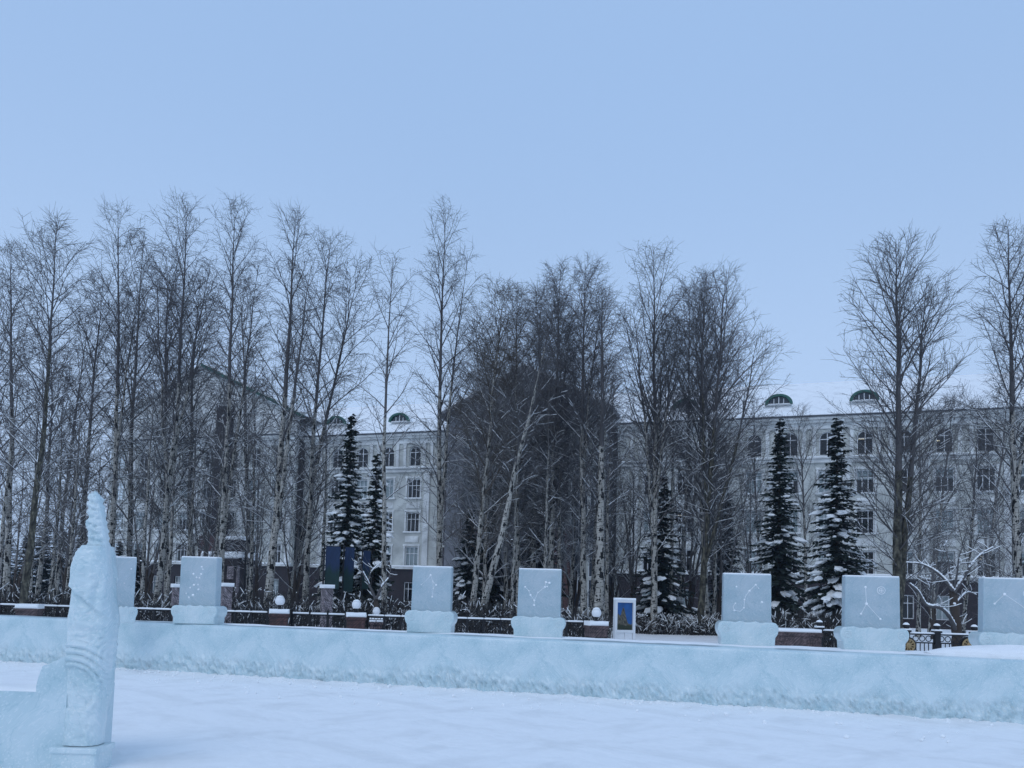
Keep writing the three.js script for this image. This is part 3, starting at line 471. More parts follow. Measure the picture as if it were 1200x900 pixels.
function twinLamp(px, gy, gap, D, label) { // park lamp: pole with two globes
  const k = D / F, X = GX(px, D), y = EYE + (HOR(px) - gy) * k, g2 = gap * k / 2, R = 0.155, t = thing('park_lamp', label, 'lamp', [X, 0, -D], 0, 'park lamps with two globes');
  mesh('pole', new THREE.LatheGeometry([[0.12, 0], [0.12, 0.5], [0.06, 0.6], [0.045, y - 0.2], [0.06, y - 0.1], [0.03, y + 0.2], [0, y + 0.3]].map(([a, b]) => new THREE.Vector2(a, b)), 12), M.iron, t);
  const arm = new MB(), p = []; for (let q = 0; q <= 12; q++) { const a = q / 12 * Math.PI; p.push(V(-Math.cos(a) * g2, y - R - 0.1 - Math.sin(a) * 0.2, 0)); } arm.tube(p, p.map(() => 0.025), 6); mesh('arm', arm.geo(), M.iron, t);
  for (const s of [-1, 1]) { const l = mesh('globe', new THREE.SphereGeometry(R, 20, 14).translate(s * g2, y, 0), M.globe, t); mesh('holder', new THREE.CylinderGeometry(0.1, 0.06, 0.1, 10).translate(s * g2, y - R - 0.04, 0), M.iron, l); mesh('globe_snow', new THREE.SphereGeometry(R * 1.05, 16, 6, 0, 6.283, 0, 0.95).translate(s * g2, y + 0.01, 0), M.snow, l); }
}
twinLamp(284, 651, 12, 40, 'park lamp with two globes between the porch and birch trunks'); twinLamp(962, 668, 17, 38, 'park lamp with two globes before the spruce left of the ringed slab'); twinLamp(1004, 661, 20, 34, 'park lamp with two globes just above the ringed ice slab'); twinLamp(568, 668, 60, 44, 'park lamp with widely spaced globes among the dark central spruces');

// banners on concrete posts: blue over green
function banner(px, y0, y1, wpx, D, label, post, turn) {
  const k = D / F, X = GX(px, D), ya = EYE + (HOR(px) - y1) * k, yb = EYE + (HOR(px) - y0) * k, w = wpx * k, t = thing('park_banner', label, 'banner', [X, 0, -D], turn, 'blue and green banners');
  const g = new THREE.PlaneGeometry(w, yb - ya, 8, 14), p = g.attributes.position; for (let i = 0; i < p.count; i++) p.setZ(i, 0.06 * Math.sin(p.getX(i) * 5 + p.getY(i) * 1.4)); g.translate(w / 2 + 0.05, (ya + yb) / 2, 0); g.computeVertexNormals();
  mesh('cloth', g, std({ map: bannerTex, roughness: 0.8 }), t); mesh('pole', new THREE.CylinderGeometry(0.03, 0.04, yb + 0.1, 8).translate(0, (yb + 0.1) / 2, 0), M.iron, t); mesh('top_bar', box(w + 0.1, 0.03, 0.03, w / 2, yb + 0.01, 0), M.iron, t);
}
const bannerTex = tex(64, 128, (u, v) => { const n = 0.08 * fbm(u, v, 8, 3, 2), wave = 0.46 + 0.06 * Math.sin(u * 7) + 0.05 * N(u * 5, 2); const m = sstep(wave - 0.12, wave + 0.12, v), q = 0.8 + 2 * n; return [lerp(0.1, 0.13, m) * q, lerp(0.25, 0.23, m) * q, lerp(0.24, 0.38, m) * q]; }, true);
banner(376, 640, 690, 17, 31, 'wide blue and green banner, leftmost of the three', true, 0.1); banner(399, 641, 693, 11, 31.5, 'narrow blue and green banner in the middle of three', true, 0.5); banner(421, 645, 690, 10, 33, 'small green and blue banner, rightmost of the three', true, 0.9);
for (const [px, ty, label, wp] of [[381, 689, 'pale concrete post with snow cap under the wide banner', 11], [263, 687, 'pale leaning concrete post beside the scattered dots slab', 11], [205, 688, 'pale concrete post left of the scattered dots slab', 10]]) {
  const D = 29, k = D / F, X = GX(px, D), h = EYE + (HOR(px) - ty) * k, w = wp * k, t = thing('concrete_post', label, 'post', [X, 0, -D], 0.6, 'concrete posts');
  mesh('shaft', rbox(w, h, w, 0.02, 0, h / 2, 0), M.concrete, t); mesh('snow_cap', rbox(w * 1.3, 0.14, w * 1.3, 0.05, 0, h + 0.06, 0, 3), M.snow, t);
}
{ // small notice nailed to a birch
  const D = 35.2, X = GX(267, D), k = D / F, y = EYE + (HOR(267) - 671) * k, t = thing('notice_board', 'small grey notice plate fixed beside a birch trunk above the slab', 'sign', [X, 0, -D], 0);
  mesh('plate', rbox(0.3, 0.6, 0.03, 0.01, 0, y, 0.03), M.concrete, t); mesh('post', box(0.05, y + 0.3, 0.04, 0, (y + 0.3) / 2, -0.015), M.iron, t);
  for (let q = 0; q < 4; q++) mesh('line', box(0.22, 0.02, 0.006, 0, y + 0.18 - q * 0.11, 0.047), M.gutter, t);
}

// ---------------------------------------------------------------- trees
const UP = V(0, 1, 0);
function growTree(o) {
  const r = RNG(o.seed), trunk = new MB(), crown = new MB(), snow = new MB(), den = o.density ?? 1;
  const tmp = V(0, 0, 0);
  function bough(P, dir, len, rad, lvl) {
    const n = lvl === 1 ? 7 : lvl === 2 ? 4 : r() < 0.55 ? 2 : 1, pts = [P.clone()], rr = [rad], d = dir.clone(), st = len / n, dirs = [d.clone()];
    const bend = lvl === 1 ? o.bend : lvl === 2 ? o.bend * 0.5 : -o.hang * 1.6;
    for (let k = 1; k <= n; k++) {
      const s = k / n; d.y += (bend * (1 - s * o.droop) ) * st; d.x += r.r(-1, 1) * 0.16 * (lvl === 1 ? 0.8 : 1); d.z += r.r(-1, 1) * 0.16 * (lvl === 1 ? 0.8 : 1); d.y += r.r(-1, 1) * 0.1; d.normalize();
      pts.push(pts[k - 1].clone().addScaledVector(d, st)); dirs.push(d.clone()); rr.push(lerp(rad, lvl === 3 ? 0.0028 : 0.0055, Math.pow(s, 0.8)));
    }
    crown.tube(pts, rr, lvl === 1 ? 4 : 3);
    if (lvl < 3 && P.y < o.snowTop && r() < o.snowAmt * (lvl === 2 ? 0.6 : 1)) for (let k = 0; k < n; k++) { // snow lying on the boughs
      const a = dirs[k + 1]; if (Math.abs(a.y) > 0.82 || r() > 0.8) continue; const q = rr[k] * 0.45 + 0.0075 * r.r(0.5, 1.5);
      snow.tube([pts[k].clone().addScaledVector(UP, rr[k] + q * 0.3), pts[k].clone().lerp(pts[k + 1], 0.5).addScaledVector(UP, rr[k] + q * 0.5), pts[k + 1].clone().addScaledVector(UP, rr[k + 1] + q * 0.2)], [q * 0.8, q, q * 0.7], 3);
    }
    if (lvl === 3) return;
    const m = lvl === 1 ? Math.round((len * 3.6 + 2) * den) : Math.round((len * 7 + 2) * den);
    for (let k = 0; k < m; k++) {
      const s = lerp(lvl === 1 ? 0.14 : 0.05, 1, (k + r()) / m), f = s * n, i = Math.min(n - 1, Math.floor(f)), Pn = pts[i].clone().lerp(pts[i + 1], f - i), pd = dirs[Math.min(n, i + 1)];
      const side = V(r.r(-1, 1), r.r(-0.5, 0.6), r.r(-1, 1)); side.addScaledVector(pd, -side.dot(pd)).normalize();
      const an = r.r(0.45, 0.95), nd = pd.clone().multiplyScalar(Math.cos(an)).addScaledVector(side, Math.sin(an));
      if (lvl === 1) { const l2 = len * (0.2 + 0.24 * r()) * (1.2 - 0.75 * s) + 0.22; bough(Pn, nd.normalize(), l2, Math.max(0.006, Math.min(rr[i] * 0.6, 0.0055 + 0.0048 * l2)), 2); }
      else { nd.y -= o.hang * r.r(0.2, 1); bough(Pn, nd.normalize(), (0.16 + 0.44 * r()) * (o.twigLen ?? 1), o.twigR ?? 0.0052, 3); }
    }
  }
  function leader(A, B, r0, tc, half, n1, bow, split) {
    const pts = [], rr = [], n = 16, off = V(r.r(-1, 1), 0, r.r(-1, 1)).multiplyScalar(bow);
    for (let k = 0; k <= n; k++) { const s = k / n, p = A.clone().lerp(B, s).addScaledVector(off, Math.sin(s * Math.PI)); p.x += 0.1 * N(s * 5, o.seed, 1) * Math.min(1, s * 4); p.z += 0.1 * N(s * 5, o.seed, 8) * Math.min(1, s * 4); pts.push(p); rr.push(Math.max(0.008, r0 * Math.pow(1 - s, 0.85) * (1 + 0.5 * Math.exp(-s * 40) * (split ? 1 : 0)))); }
    const cut = Math.round(n * (o.cut ?? 0.58));
    trunk.tube(pts.slice(0, cut + 1), rr.slice(0, cut + 1), 8, 1); crown.tube(pts.slice(cut), rr.slice(cut), 5);
    const H = A.distanceTo(B);
    for (let k = 0; k < n1; k++) {
      const s = tc + (1 - tc) * Math.pow((k + r() * 0.9) / n1, 0.9) * 0.985, t = (s - tc) / (1 - tc), f = s * n, i = Math.min(n - 1, Math.floor(f)), P = pts[i].clone().lerp(pts[i + 1], f - i);
      const w = half * Math.pow(1 - t, o.taper) * Math.min(1, 0.6 + 1.5 * t) * r.r(0.6, 1.3) + 0.25, az = k * 2.4 + r.r(-0.5, 0.5), an = lerp(o.spread, o.spread * 0.55, t) * r.r(0.8, 1.2);
      const d = V(Math.cos(az) * Math.sin(an), Math.cos(an), Math.sin(az) * Math.sin(an)), len = Math.min(w / Math.sin(Math.max(an, 0.3)) * 1.12, H * (1 - s) * 0.85 + 0.35);
      bough(P, d, len, Math.min(rr[i] * 0.55, 0.009 + 0.0085 * len), 1);
    }
    return { pts, rr };
  }
  const top = o.top, main = leader(V(0, -0.1, 0), top, o.r0, o.tc, o.half * (o.stems ? 0.8 : 1), o.n1, o.bow ?? 0.25, true);
  for (let q = 0; q < (o.stems ?? 0); q++) {
    const s = o.stemAt ? o.stemAt[q] : r.r(0.16, 0.36), i = Math.round(s * 16), P = main.pts[i], az = (o.stemAz ?? 0) + q * 2.6 + r.r(-0.4, 0.4), R = o.half * r.r(0.35, 0.62), B = V(P.x + (top.x - P.x) * 0.7 + Math.cos(az) * R, top.y * r.r(0.78, 0.94), P.z + (top.z - P.z) * 0.7 + Math.sin(az) * R);
    leader(P, B, main.rr[i] * 0.75, Math.max(0.12, (o.tc - s) / (1 - s)), o.half * 0.62, Math.round(o.n1 * 0.6), 0.2, false);
  }
  return { trunk: trunk.geo(), crown: crown.geo(), snow: snow.empty ? null : snow.geo() };
}
function tree(o) {
  const D = o.D, X = GX(o.bx, D, 0.1), T = W(o.tx, o.ty, D), k = D / F;
  const g = growTree({ bend: 0.1, droop: 1.9, hang: 1, taper: 0.58, spread: 0.84, snowTop: 10, snowAmt: 0.8, tc: 0.19, n1: 40, r0: 0.17, twigR: 0.0056, ...o, top: V(T.x - X, T.y - 0.08, (o.tz ?? 0)), half: o.half * k * 1.32 });
  const t = thing(o.name ?? 'birch_tree', o.label, 'tree', [X, 0.08, -D], 0, o.group ?? 'bare trees of the park');
  mesh('trunk', g.trunk, o.bark ?? M.birch, t); const c = mesh('crown', g.crown, o.twig ?? M.twig, t); if (g.snow) mesh('branch_snow', g.snow, M.snow, c).userData.kind = 'stuff';
  return t;
}
const FAN = { bend: 0.07, droop: 0.5, hang: -0.1, spread: 0.92, taper: 0.45 };
tree({ seed: 1, bx: 24, D: 30, tx: 66, ty: 264, half: 42, r0: 0.15, tc: 0.3, n1: 44, bark: M.olive, cut: 0.7, name: 'bare_tree', label: 'leaning olive barked tree rising beside the snow capped pillar at left' });
tree({ seed: 2, bx: 6, D: 37, tx: 12, ty: 292, half: 36, label: 'birch cut by the left edge of the photo' });
tree({ seed: 3, bx: 126, D: 39, tx: 138, ty: 246, half: 40, stems: 1, label: 'airy birch rising above the carved ice figure' });
tree({ seed: 4, bx: 181, D: 37, tx: 220, ty: 238, half: 46, stems: 2, stemAz: 3, n1: 44, label: 'tallest wide birch left of the scattered dots slab' });
tree({ seed: 5, bx: 256, D: 36, tx: 276, ty: 240, half: 36, n1: 44, stems: 1, label: 'straight birch with the notice plate by its trunk' });
tree({ seed: 6, bx: 312, D: 35, tx: 347, ty: 254, half: 42, stems: 1, stemAt: [0.14], r0: 0.21, label: 'forking thick trunked birch behind the leftmost globe lamp' });
tree({ seed: 7, bx: 357, D: 38, tx: 388, ty: 276, half: 34, label: 'birch between the leftmost globe lamp and the banners' });
tree({ seed: 8, bx: 451, D: 34, tx: 460, ty: 302, half: 31, n1: 26, density: 0.72, r0: 0.13, tc: 0.33, bend: 0.12, label: 'slender sparse birch standing alone right of the small spruces' });
tree({ seed: 9, bx: 516, D: 38, tx: 522, ty: 246, half: 42, n1: 44, stems: 1, density: 0.85, label: 'tall birch just left of the dark gable' });
tree({ seed: 10, density: 1.2, snowAmt: 0.5, bx: 559, D: 32, tx: 650, ty: 360, half: 34, r0: 0.17, tc: 0.42, n1: 30, cut: 0.85, bow: 0.1, label: 'strongly leaning white birch between the two middle slabs' });
tree({ seed: 11, density: 1.15, snowAmt: 0.5, bx: 551, D: 34, tx: 590, ty: 338, half: 40, twig: M.twigWarm, r0: 0.15, cut: 0.8, label: 'white birch left of the strongly leaning one' });
tree({ seed: 12, density: 1.3, bx: 609, D: 38, tx: 606, ty: 340, half: 32, n1: 42, twig: M.twigWarm, cut: 0.75, label: 'birch with a brownish crown before the dark gable apex' });
tree({ seed: 13, density: 1.2, bx: 622, D: 40, tx: 634, ty: 342, half: 34, twig: M.twigGrey, label: 'thin birch directly behind the letter Y slab' });
tree({ seed: 14, density: 1.15, bx: 643, D: 37, tx: 657, ty: 316, half: 30, n1: 46, stems: 1, label: 'dense birch rising over the right edge of the letter Y slab' });
tree({ seed: 15, density: 1.15, bx: 685, D: 36, tx: 686, ty: 310, half: 34, n1: 46, stems: 1, label: 'dense birch left of the pillar by the display board' });
tree({ seed: 16, bx: 701, D: 34, tx: 706, ty: 352, half: 26, r0: 0.25, tc: 0.35, label: 'thick trunked birch right behind the display board lamp' });
tree({ seed: 17, bx: 766, D: 36, tx: 766, ty: 292, half: 48, n1: 42, stems: 3, stemAz: 0.4, density: 0.78, spread: 0.6, label: 'bushy many stemmed birch right of the display board' });
tree({ seed: 18, bx: 819, D: 36, tx: 852, ty: 316, half: 60, n1: 42, stems: 3, stemAz: 0, density: 0.72, spread: 0.86, bend: 0.09, hang: 0.3, bark: M.olive, name: 'bare_tree', label: 'broad dark tree with branches sweeping up over the hook slab' });
tree({ seed: 19, bx: 829, D: 38, tx: 826, ty: 326, half: 36, spread: 0.55, label: 'birch standing close behind the broad dark tree' });
tree({ seed: 20, bx: 1050, D: 28, tx: 1050, ty: 284, half: 66, r0: 0.21, tc: 0.15, n1: 74, stems: 1, stemAt: [0.06], stemAz: 0.1, density: 0.9, ...FAN, twigLen: 0.8, twigR: 0.005, snowAmt: 0.3, bark: M.olive, cut: 0.45, name: 'bare_tree', label: 'large round crowned tree with twin trunks behind the ringed slab' });
tree({ seed: 21, bx: 1196, D: 30, tx: 1182, ty: 268, half: 62, r0: 0.2, tc: 0.12, n1: 50, stems: 1, density: 0.9, label: 'tall birch at the right edge of the photo' });
// thinner birches further back
const back = [[42, 45, 48, 372, 26, 'thin back birch right of the leaning olive tree'], [64, 47, 82, 350, 30, 'thin back birch left of the carved figure hat'], [93, 44, 100, 322, 30, 'thin back birch behind the carved figure hat'], [152, 47, 172, 300, 32, 'back birch above the narrow slab'], [196, 43, 200, 300, 30, 'back birch with trunk just left of the dotted slab'], [228, 46, 248, 290, 34, 'back birch straight behind the dotted slab'], [292, 46, 308, 330, 30, 'back birch right of the two globe lamp near the porch'], [336, 46, 366, 318, 32, 'back birch between leftmost globe lamp and its neighbour birch'],
  [536, 46, 556, 340, 32, 'back birch right of the tall birch by the gable'], [582, 45, 600, 366, 30, 'back birch under the left slope of the dark gable'], [655, 44, 672, 344, 30, 'back birch right of the letter Y slab'], [728, 47, 724, 352, 26, 'back birch straight above the display board'], [795, 46, 800, 340, 34, 'back birch between the bushy birch and the broad dark tree'], [868, 46, 886, 372, 32, 'back birch above the hook slab'], [-18, 42, -6, 330, 34, 'back birch just inside the left edge'], [1090, 50, 1108, 455, 34, 'low back birch right of the twin trunk tree'], [1150, 48, 1150, 440, 34, 'low back birch left of the right edge birch'], [900, 50, 916, 470, 26, 'low back birch left of the tall right spruces'], [566, 39, 572, 408, 30, 'short birch before the left slope of the dark gable'], [592, 40, 600, 400, 30, 'short birch before the dark gable, left of its apex'], [640, 40, 642, 404, 30, 'short birch before the dark gable, right of its apex'], [668, 39, 676, 410, 30, 'short birch before the right slope of the dark gable'], [944, 43, 948, 480, 30, 'low back birch between the two tall right spruces'], [1076, 42, 1082, 450, 30, 'low back birch touching the twin trunk tree'], [1128, 43, 1130, 470, 30, 'low back birch above the gnarled snowy tree']];
const protos = [];
function proto(key, o) { // a tree grown once, 15 m tall; every use is a clone of its own size and turn
  if (!protos[key]) { const g = growTree({ bend: 0.13, droop: 1.5, hang: 0.6, taper: 0.6, spread: 0.8, snowTop: 8, snowAmt: 0.7, tc: 0.14, n1: 36, r0: 0.13, twigR: 0.0068, density: 0.9, half: 1.9, ...o }); const t = new THREE.Group(); mesh('trunk', g.trunk, o.bark ?? M.birch, t); const c = mesh('crown', g.crown, key >= 30 ? M.twigFrost : key > 9 || key % 2 ? M.twigGrey : M.twig, t); if (g.snow) mesh('branch_snow', g.snow, M.snow, c).userData.kind = 'stuff'; protos[key] = t; }
  return protos[key];
}
function place(src, name, px, D, ty, turn, label, wide, group) {
  const t = src.clone(); t.name = numbered(name); const h = EYE + (HOR(px) - ty) * D / F, k = h / 15; t.position.set(GX(px, D, 0.1), 0.05, -D); t.rotation.y = turn; t.scale.set(k * wide, k, k * wide); scene.add(t); tag(t, label, 'tree', group); return t;
}
back.forEach(([bx_, D, tx, ty, half, label], i) => { const lean = (tx - bx_ - 8) * 0.012; place(proto(label.includes('dark gable') && label.startsWith('short') ? 30 + i % 2 : i % 5, { seed: 300 + i % 5, ...(label.startsWith('short') ? { snowTop: 20, snowAmt: 1, half: 2.6 } : {}), top: V([0.2, -0.3, 0.1, 0.4, -0.1][i % 5], 15, 0.1) }), 'birch_tree', bx_, D, ty, i * 1.7, label, 1, 'bare trees of the park').rotation.z = -lean; });
// young many stemmed growth under the tall trees
[[14, 41, 520, 'thicket of young stems at the left edge'], [72, 40, 500, 'thicket of young stems left of the carved figure'], [112, 44, 510, 'thicket of young stems behind the carved figure'], [168, 42, 505, 'thicket of young stems right of the carved figure'], [236, 43, 490, 'thicket of young stems behind the dotted slab'], [300, 42, 515, 'thicket of young stems left of the leftmost globe lamp'], [342, 44, 500, 'thicket of young stems right of the leftmost globe lamp'], [540, 42, 520, 'thicket of young stems right of the bow slab'], [596, 41, 505, 'thicket of young stems left of the letter Y slab'], [670, 42, 495, 'thicket of young stems right of the letter Y slab'], [716, 43, 520, 'thicket of young stems above the display board'], [744, 42, 510, 'thicket of young stems right of the display board'], [806, 42, 500, 'thicket of young stems left of the broad dark tree'], [842, 40, 500, 'thicket of young stems behind the hook slab'], [882, 41, 545, 'thicket of young stems right of the hook slab'], [1092, 40, 590, 'thicket of young stems behind the gnarled snowy tree'], [1172, 40, 570, 'thicket of young stems by the right edge birch']].forEach(([px, D, ty, label], i) =>
  place(proto(px > 530 && px < 680 ? 33 : 10 + i % 3, { seed: 400 + i % 3, top: V(0.3, 15, 0.2), tc: 0.06, n1: 20, stems: 3, stemAt: [0.02, 0.05, 0.1], half: 4.2, r0: 0.12, twigLen: 1.9, twigR: 0.01, density: 0.4, snowTop: 15, snowAmt: 1, bark: M.spruceBark, cut: 0.25 }), 'young_thicket', px, D, ty, i * 2.1, label, 1, 'young thickets under the birches'));

// slim white stems standing among them
[[-4, 36, 420, 'at the left photo edge'], [34, 38, 440, 'just right of the leaning olive tree foot'], [56, 40, 430, 'between the olive tree and the carved figure'], [76, 37, 450, 'beside the left shoulder of the carved figure'], [166, 36, 430, 'above the narrow slab right edge'], [194, 39, 420, 'left of the dotted slab, touching its neighbour'], [214, 42, 450, 'behind the left half of the dotted slab'], [246, 40, 440, 'behind the right half of the dotted slab'], [293, 38, 430, 'right of the twin globe lamp by the porch'], [372, 40, 440, 'just left of the wide banner'], [598, 36, 440, 'left of the letter Y slab'], [634, 36, 430, 'behind the centre of the letter Y slab'], [654, 37, 420, 'at the right edge of the letter Y slab'], [692, 39, 430, 'left of the display board lamp'], [711, 37, 440, 'between the lamp pillar and the display board'], [786, 38, 440, 'right of the bushy birch'], [836, 39, 450, 'left of the hook slab']].forEach(([px, D, ty, where], i) =>
  place(proto(20 + i % 4, { seed: 500 + i % 4, top: V([0.5, -0.4, 0.2, -0.1][i % 4], 15, 0), tc: 0.2, n1: 20, half: 1.5, r0: 0.135, density: 0.7, twigR: 0.007, snowTop: 11, snowAmt: 0.9, cut: 0.7 }), 'slim_birch', px, D, ty, i * 1.3, 'slim white birch stem ' + where, 1, 'slim birches'));

// gnarled small trees, drawn limb by limb, snow on the upper side
function gnarled(D, root, limbs, label, seed) {
  const r = RNG(seed), X = GX(root, D, 0.1), t = thing('gnarled_tree', label, 'tree', [X, 0.08, -D], 0, 'small gnarled trees'), wood = new MB(), snow = new MB(), trunk = new MB(), o = V(X, 0.08, -D);
  limbs.forEach(([r0, r1, dz, ...q], li) => {
    const raw = []; for (let k = 0; k < q.length; k += 2) raw.push(W(q[k], q[k + 1], D + dz * (k / q.length)).sub(o));
    if (li === 0) raw[0].y = -0.1;
    const pts = new THREE.CatmullRomCurve3(raw).getPoints(q.length * 2), n = pts.length - 1, rr = pts.map((_, i) => lerp(r0, r1, i / n) * (li ? 0.72 : 0.9) * (1 + 0.15 * r.r(-1, 1)));
    (li === 0 ? trunk : wood).tube(pts, rr, 7, 1);
    for (let i = 0; i < n; i++) { const d = pts[i + 1].clone().sub(pts[i]).normalize(); if (Math.abs(d.y) > 0.88) continue; const s = Math.min(0.07, rr[i] * 0.8 + 0.012); snow.tube([pts[i].clone().addScaledVector(UP, rr[i] * 0.7), pts[i].clone().lerp(pts[i + 1], 0.5).addScaledVector(UP, rr[i] * 0.8 + s * 0.2), pts[i + 1].clone().addScaledVector(UP, rr[i + 1] * 0.7)], [s * 0.75, s, s * 0.75], 6); }
    if (li > 0) for (let k = 0; k < 9; k++) { const i = Math.floor(r.r(0.25, 1) * n), P = pts[i], d = V(r.r(-1, 1), r.r(-0.1, 1.1), r.r(-1, 1)).normalize(), l = r.r(0.3, 0.9), a = [P.clone()]; for (let m = 1; m <= 4; m++) { d.x += r.r(-0.3, 0.3); d.y += r.r(-0.15, 0.25); d.normalize(); a.push(a[m - 1].clone().addScaledVector(d, l / 4)); } wood.tube(a, [0.013, 0.011, 0.009, 0.007, 0.004], 3); for (let m = 0; m < 3; m++) if (Math.abs(d.y) < 0.8) snow.tube([a[m].clone().addScaledVector(UP, 0.014), a[m + 1].clone().addScaledVector(UP, 0.014)], [0.015, 0.012], 4); }
  });
  mesh('trunk', trunk.geo(), M.spruceBark, t); const c = mesh('limbs', wood.geo(), M.twig, t); mesh('branch_snow', snow.geo(), M.snow, c).userData.kind = 'stuff';
}
gnarled(24.8, 1122, [[0.2, 0.13, 0.2, 1122, 758, 1121, 735, 1119, 712, 1117, 692], [0.1, 0.035, -0.8, 1121, 740, 1112, 722, 1101, 712, 1086, 709, 1076, 693, 1066, 684], [0.085, 0.02, 0.5, 1117, 692, 1106, 678, 1094, 668, 1080, 661, 1062, 659], [0.08, 0.02, -0.5, 1118, 694, 1130, 676, 1140, 660, 1152, 648, 1164, 641], [0.06, 0.02, 0.6, 1118, 710, 1126, 700, 1134, 694, 1144, 697], [0.06, 0.015, 0.9, 1117, 692, 1113, 672, 1111, 655, 1104, 636], [0.05, 0.014, -0.9, 1118, 690, 1122, 670, 1124, 652, 1132, 632], [0.05, 0.015, 0.3, 1094, 668, 1090, 690, 1086, 702], [0.035, 0.012, 0.4, 1119, 715, 1124, 728, 1127, 742]], 'gnarled bare tree with thick snow on its limbs before the dark wall', 5);
gnarled(30, 443, [[0.14, 0.1, 0.2, 443, 742, 442, 720, 440, 702], [0.08, 0.03, -0.5, 440, 702, 432, 684, 424, 668, 418, 650], [0.07, 0.025, 0.4, 441, 702, 447, 688, 456, 676, 458, 662], [0.04, 0.015, 0.5, 430, 682, 436, 668, 446, 660]], 'small forked tree with snowy limbs right of the banners', 9);

// spruces laden with snow
function spruceGeo(h, w, seed, snowy) {
  const r = RNG(seed), trunk = new MB(), fol = new MB(), sn = [], ico = new THREE.IcosahedronGeometry(1, 1);
  trunk.tube([V(0, -0.1, 0), V(0, h * 0.5, 0), V(0, h, 0)], [0.02 + h * 0.014, h * 0.008, 0.012], 7, 1);
  const stepY = 0.2; let y = 0.35;
  while (y < h - 0.08) {
    const t = y / h, R = w * Math.pow(1 - t, 0.8) * (t < 0.06 ? 0.85 : 1) + 0.06, nb = Math.max(4, Math.round(5 + 6 * (1 - t))), ph = r() * 6;
    for (let b = 0; b < nb; b++) {
      const az = ph + b / nb * 6.283 + r.r(-0.25, 0.25), L = R * r.r(0.5, 1.25), drop = lerp(0.62, -0.25, Math.pow(t, 1.3)) * r.r(0.7, 1.2), n = Math.max(3, Math.round(L / 0.15)), pts = [];
      const hx = Math.cos(az), hz = Math.sin(az), y0 = y + r.r(-0.17, 0.17);
      const at = (s) => V(hx * L * s, y0 + L * (-drop * s + 0.3 * drop * s * s * s), hz * L * s);
      for (let k = 0; k <= n; k++) pts.push(at(k / n));
      fol.tube(pts, pts.map((_, k) => lerp(0.018, 0.006, k / n)), 3);
      for (let k = 1; k <= n; k++) for (let q = 0; q < 5; q++) { // sprays of needles, hanging to both sides
        const P = at((k - r() * 0.9) / n), sd = q % 2 ? 1 : -1, l = (0.17 + 0.2 * r()) * (1.15 - 0.5 * k / n) * (0.7 + 0.5 * (1 - t)), d = V(hx * 0.75 - hz * sd * 0.75, -0.35 - r() * 0.55 + (q > 1 ? 0.45 : 0), hz * 0.75 + hx * sd * 0.75).normalize(), sw = V(-d.z, r.r(-0.6, 0.6), d.x).normalize().multiplyScalar(0.045 + 0.03 * r());
        const mid = P.clone().addScaledVector(d, l * 0.45); fol.quad(P, mid.clone().add(sw), P.clone().addScaledVector(d, l), mid.clone().sub(sw));
      }
      if (r() < snowy * (t > 0.72 ? 0.25 : 0.95) * (0.35 + 1.3 * Math.max(0, N(hx * 1.5 + seed, y * 0.9, hz * 1.5) + 0.35))) { const m = L > 0.8 && r() < 0.4 ? 2 : 1; for (let q = 0; q < m; q++) { const s = r.r(0.5, 1), P = at(s), a = (0.04 + 0.16 * Math.pow(r(), 1.9)) * (0.7 + 0.6 * (1 - t)), g = ico.clone(), pp = g.attributes.position, sl = -drop * 0.75;
        const k1 = r() * 50; for (let i = 0; i < pp.count; i++) { const f = 1 + 0.8 * N(pp.getX(i) * 1.9 + k1, pp.getY(i) * 1.6, pp.getZ(i) * 1.6); const v = pp.getY(i) * f; const ux = pp.getX(i) * f * a * 1.8, uz = pp.getZ(i) * f * a * 1.1, uy = v * a * 0.55 + ux * sl; pp.setXYZ(i, P.x + hx * ux - hz * uz, P.y + uy + a * 0.4, P.z + hz * ux + hx * uz); }
        sn.push(g); } }
    }
    y += stepY * (0.75 + 0.5 * (1 - t)) * r.r(0.85, 1.15);
  }
  const sg = mergeGeometries(sn.map((g) => { g.deleteAttribute('uv'); g.computeVertexNormals(); return g; }));
  return { trunk: trunk.geo(), fol: fol.geo(), snow: sg };
}
for (const [bx_, D, ty, half, seed, snowy, label] of [[402, 36, 484, 29, 1, 0.8, 'tall snow laden spruce behind the banners'], [434, 36, 530, 23, 2, 0.8, 'shorter spruce right of the one behind the banners'], [577, 42, 500, 36, 3, 0.3, 'dark broad spruce behind the strongly leaning birch'], [628, 44, 520, 34, 4, 0.25, 'dark spruce behind the letter Y slab'], [775, 38, 556, 34, 5, 0.55, 'dark spruce right of the bushy birch trunk'], [850, 42, 575, 28, 8, 0.4, 'small dark spruce hidden behind the broad dark tree'], [912, 35, 490, 35, 6, 0.5, 'tall narrow spruce right of the hook slab'], [980, 32, 488, 41, 7, 0.9, 'tall spruce with the thickest snow left of the twin trunk tree'], [547, 40, 600, 26, 11, 0.4, 'small dark spruce left of the strongly leaning birch']]) {
  const k = D / F, X = GX(bx_, D, 0.1), h = EYE + (HOR(bx_) - ty) * k - 0.08, t = thing('spruce_tree', label, 'tree', [X, 0.08, -D], seed, 'snowy spruces'), g = spruceGeo(h, half * k * 1.22, seed, snowy * 1.05);
  mesh('trunk', g.trunk, M.spruceBark, t); const c = mesh('crown', g.fol, M.needle, t); mesh('branch_snow', g.snow, M.snow, c).userData.kind = 'stuff';
}

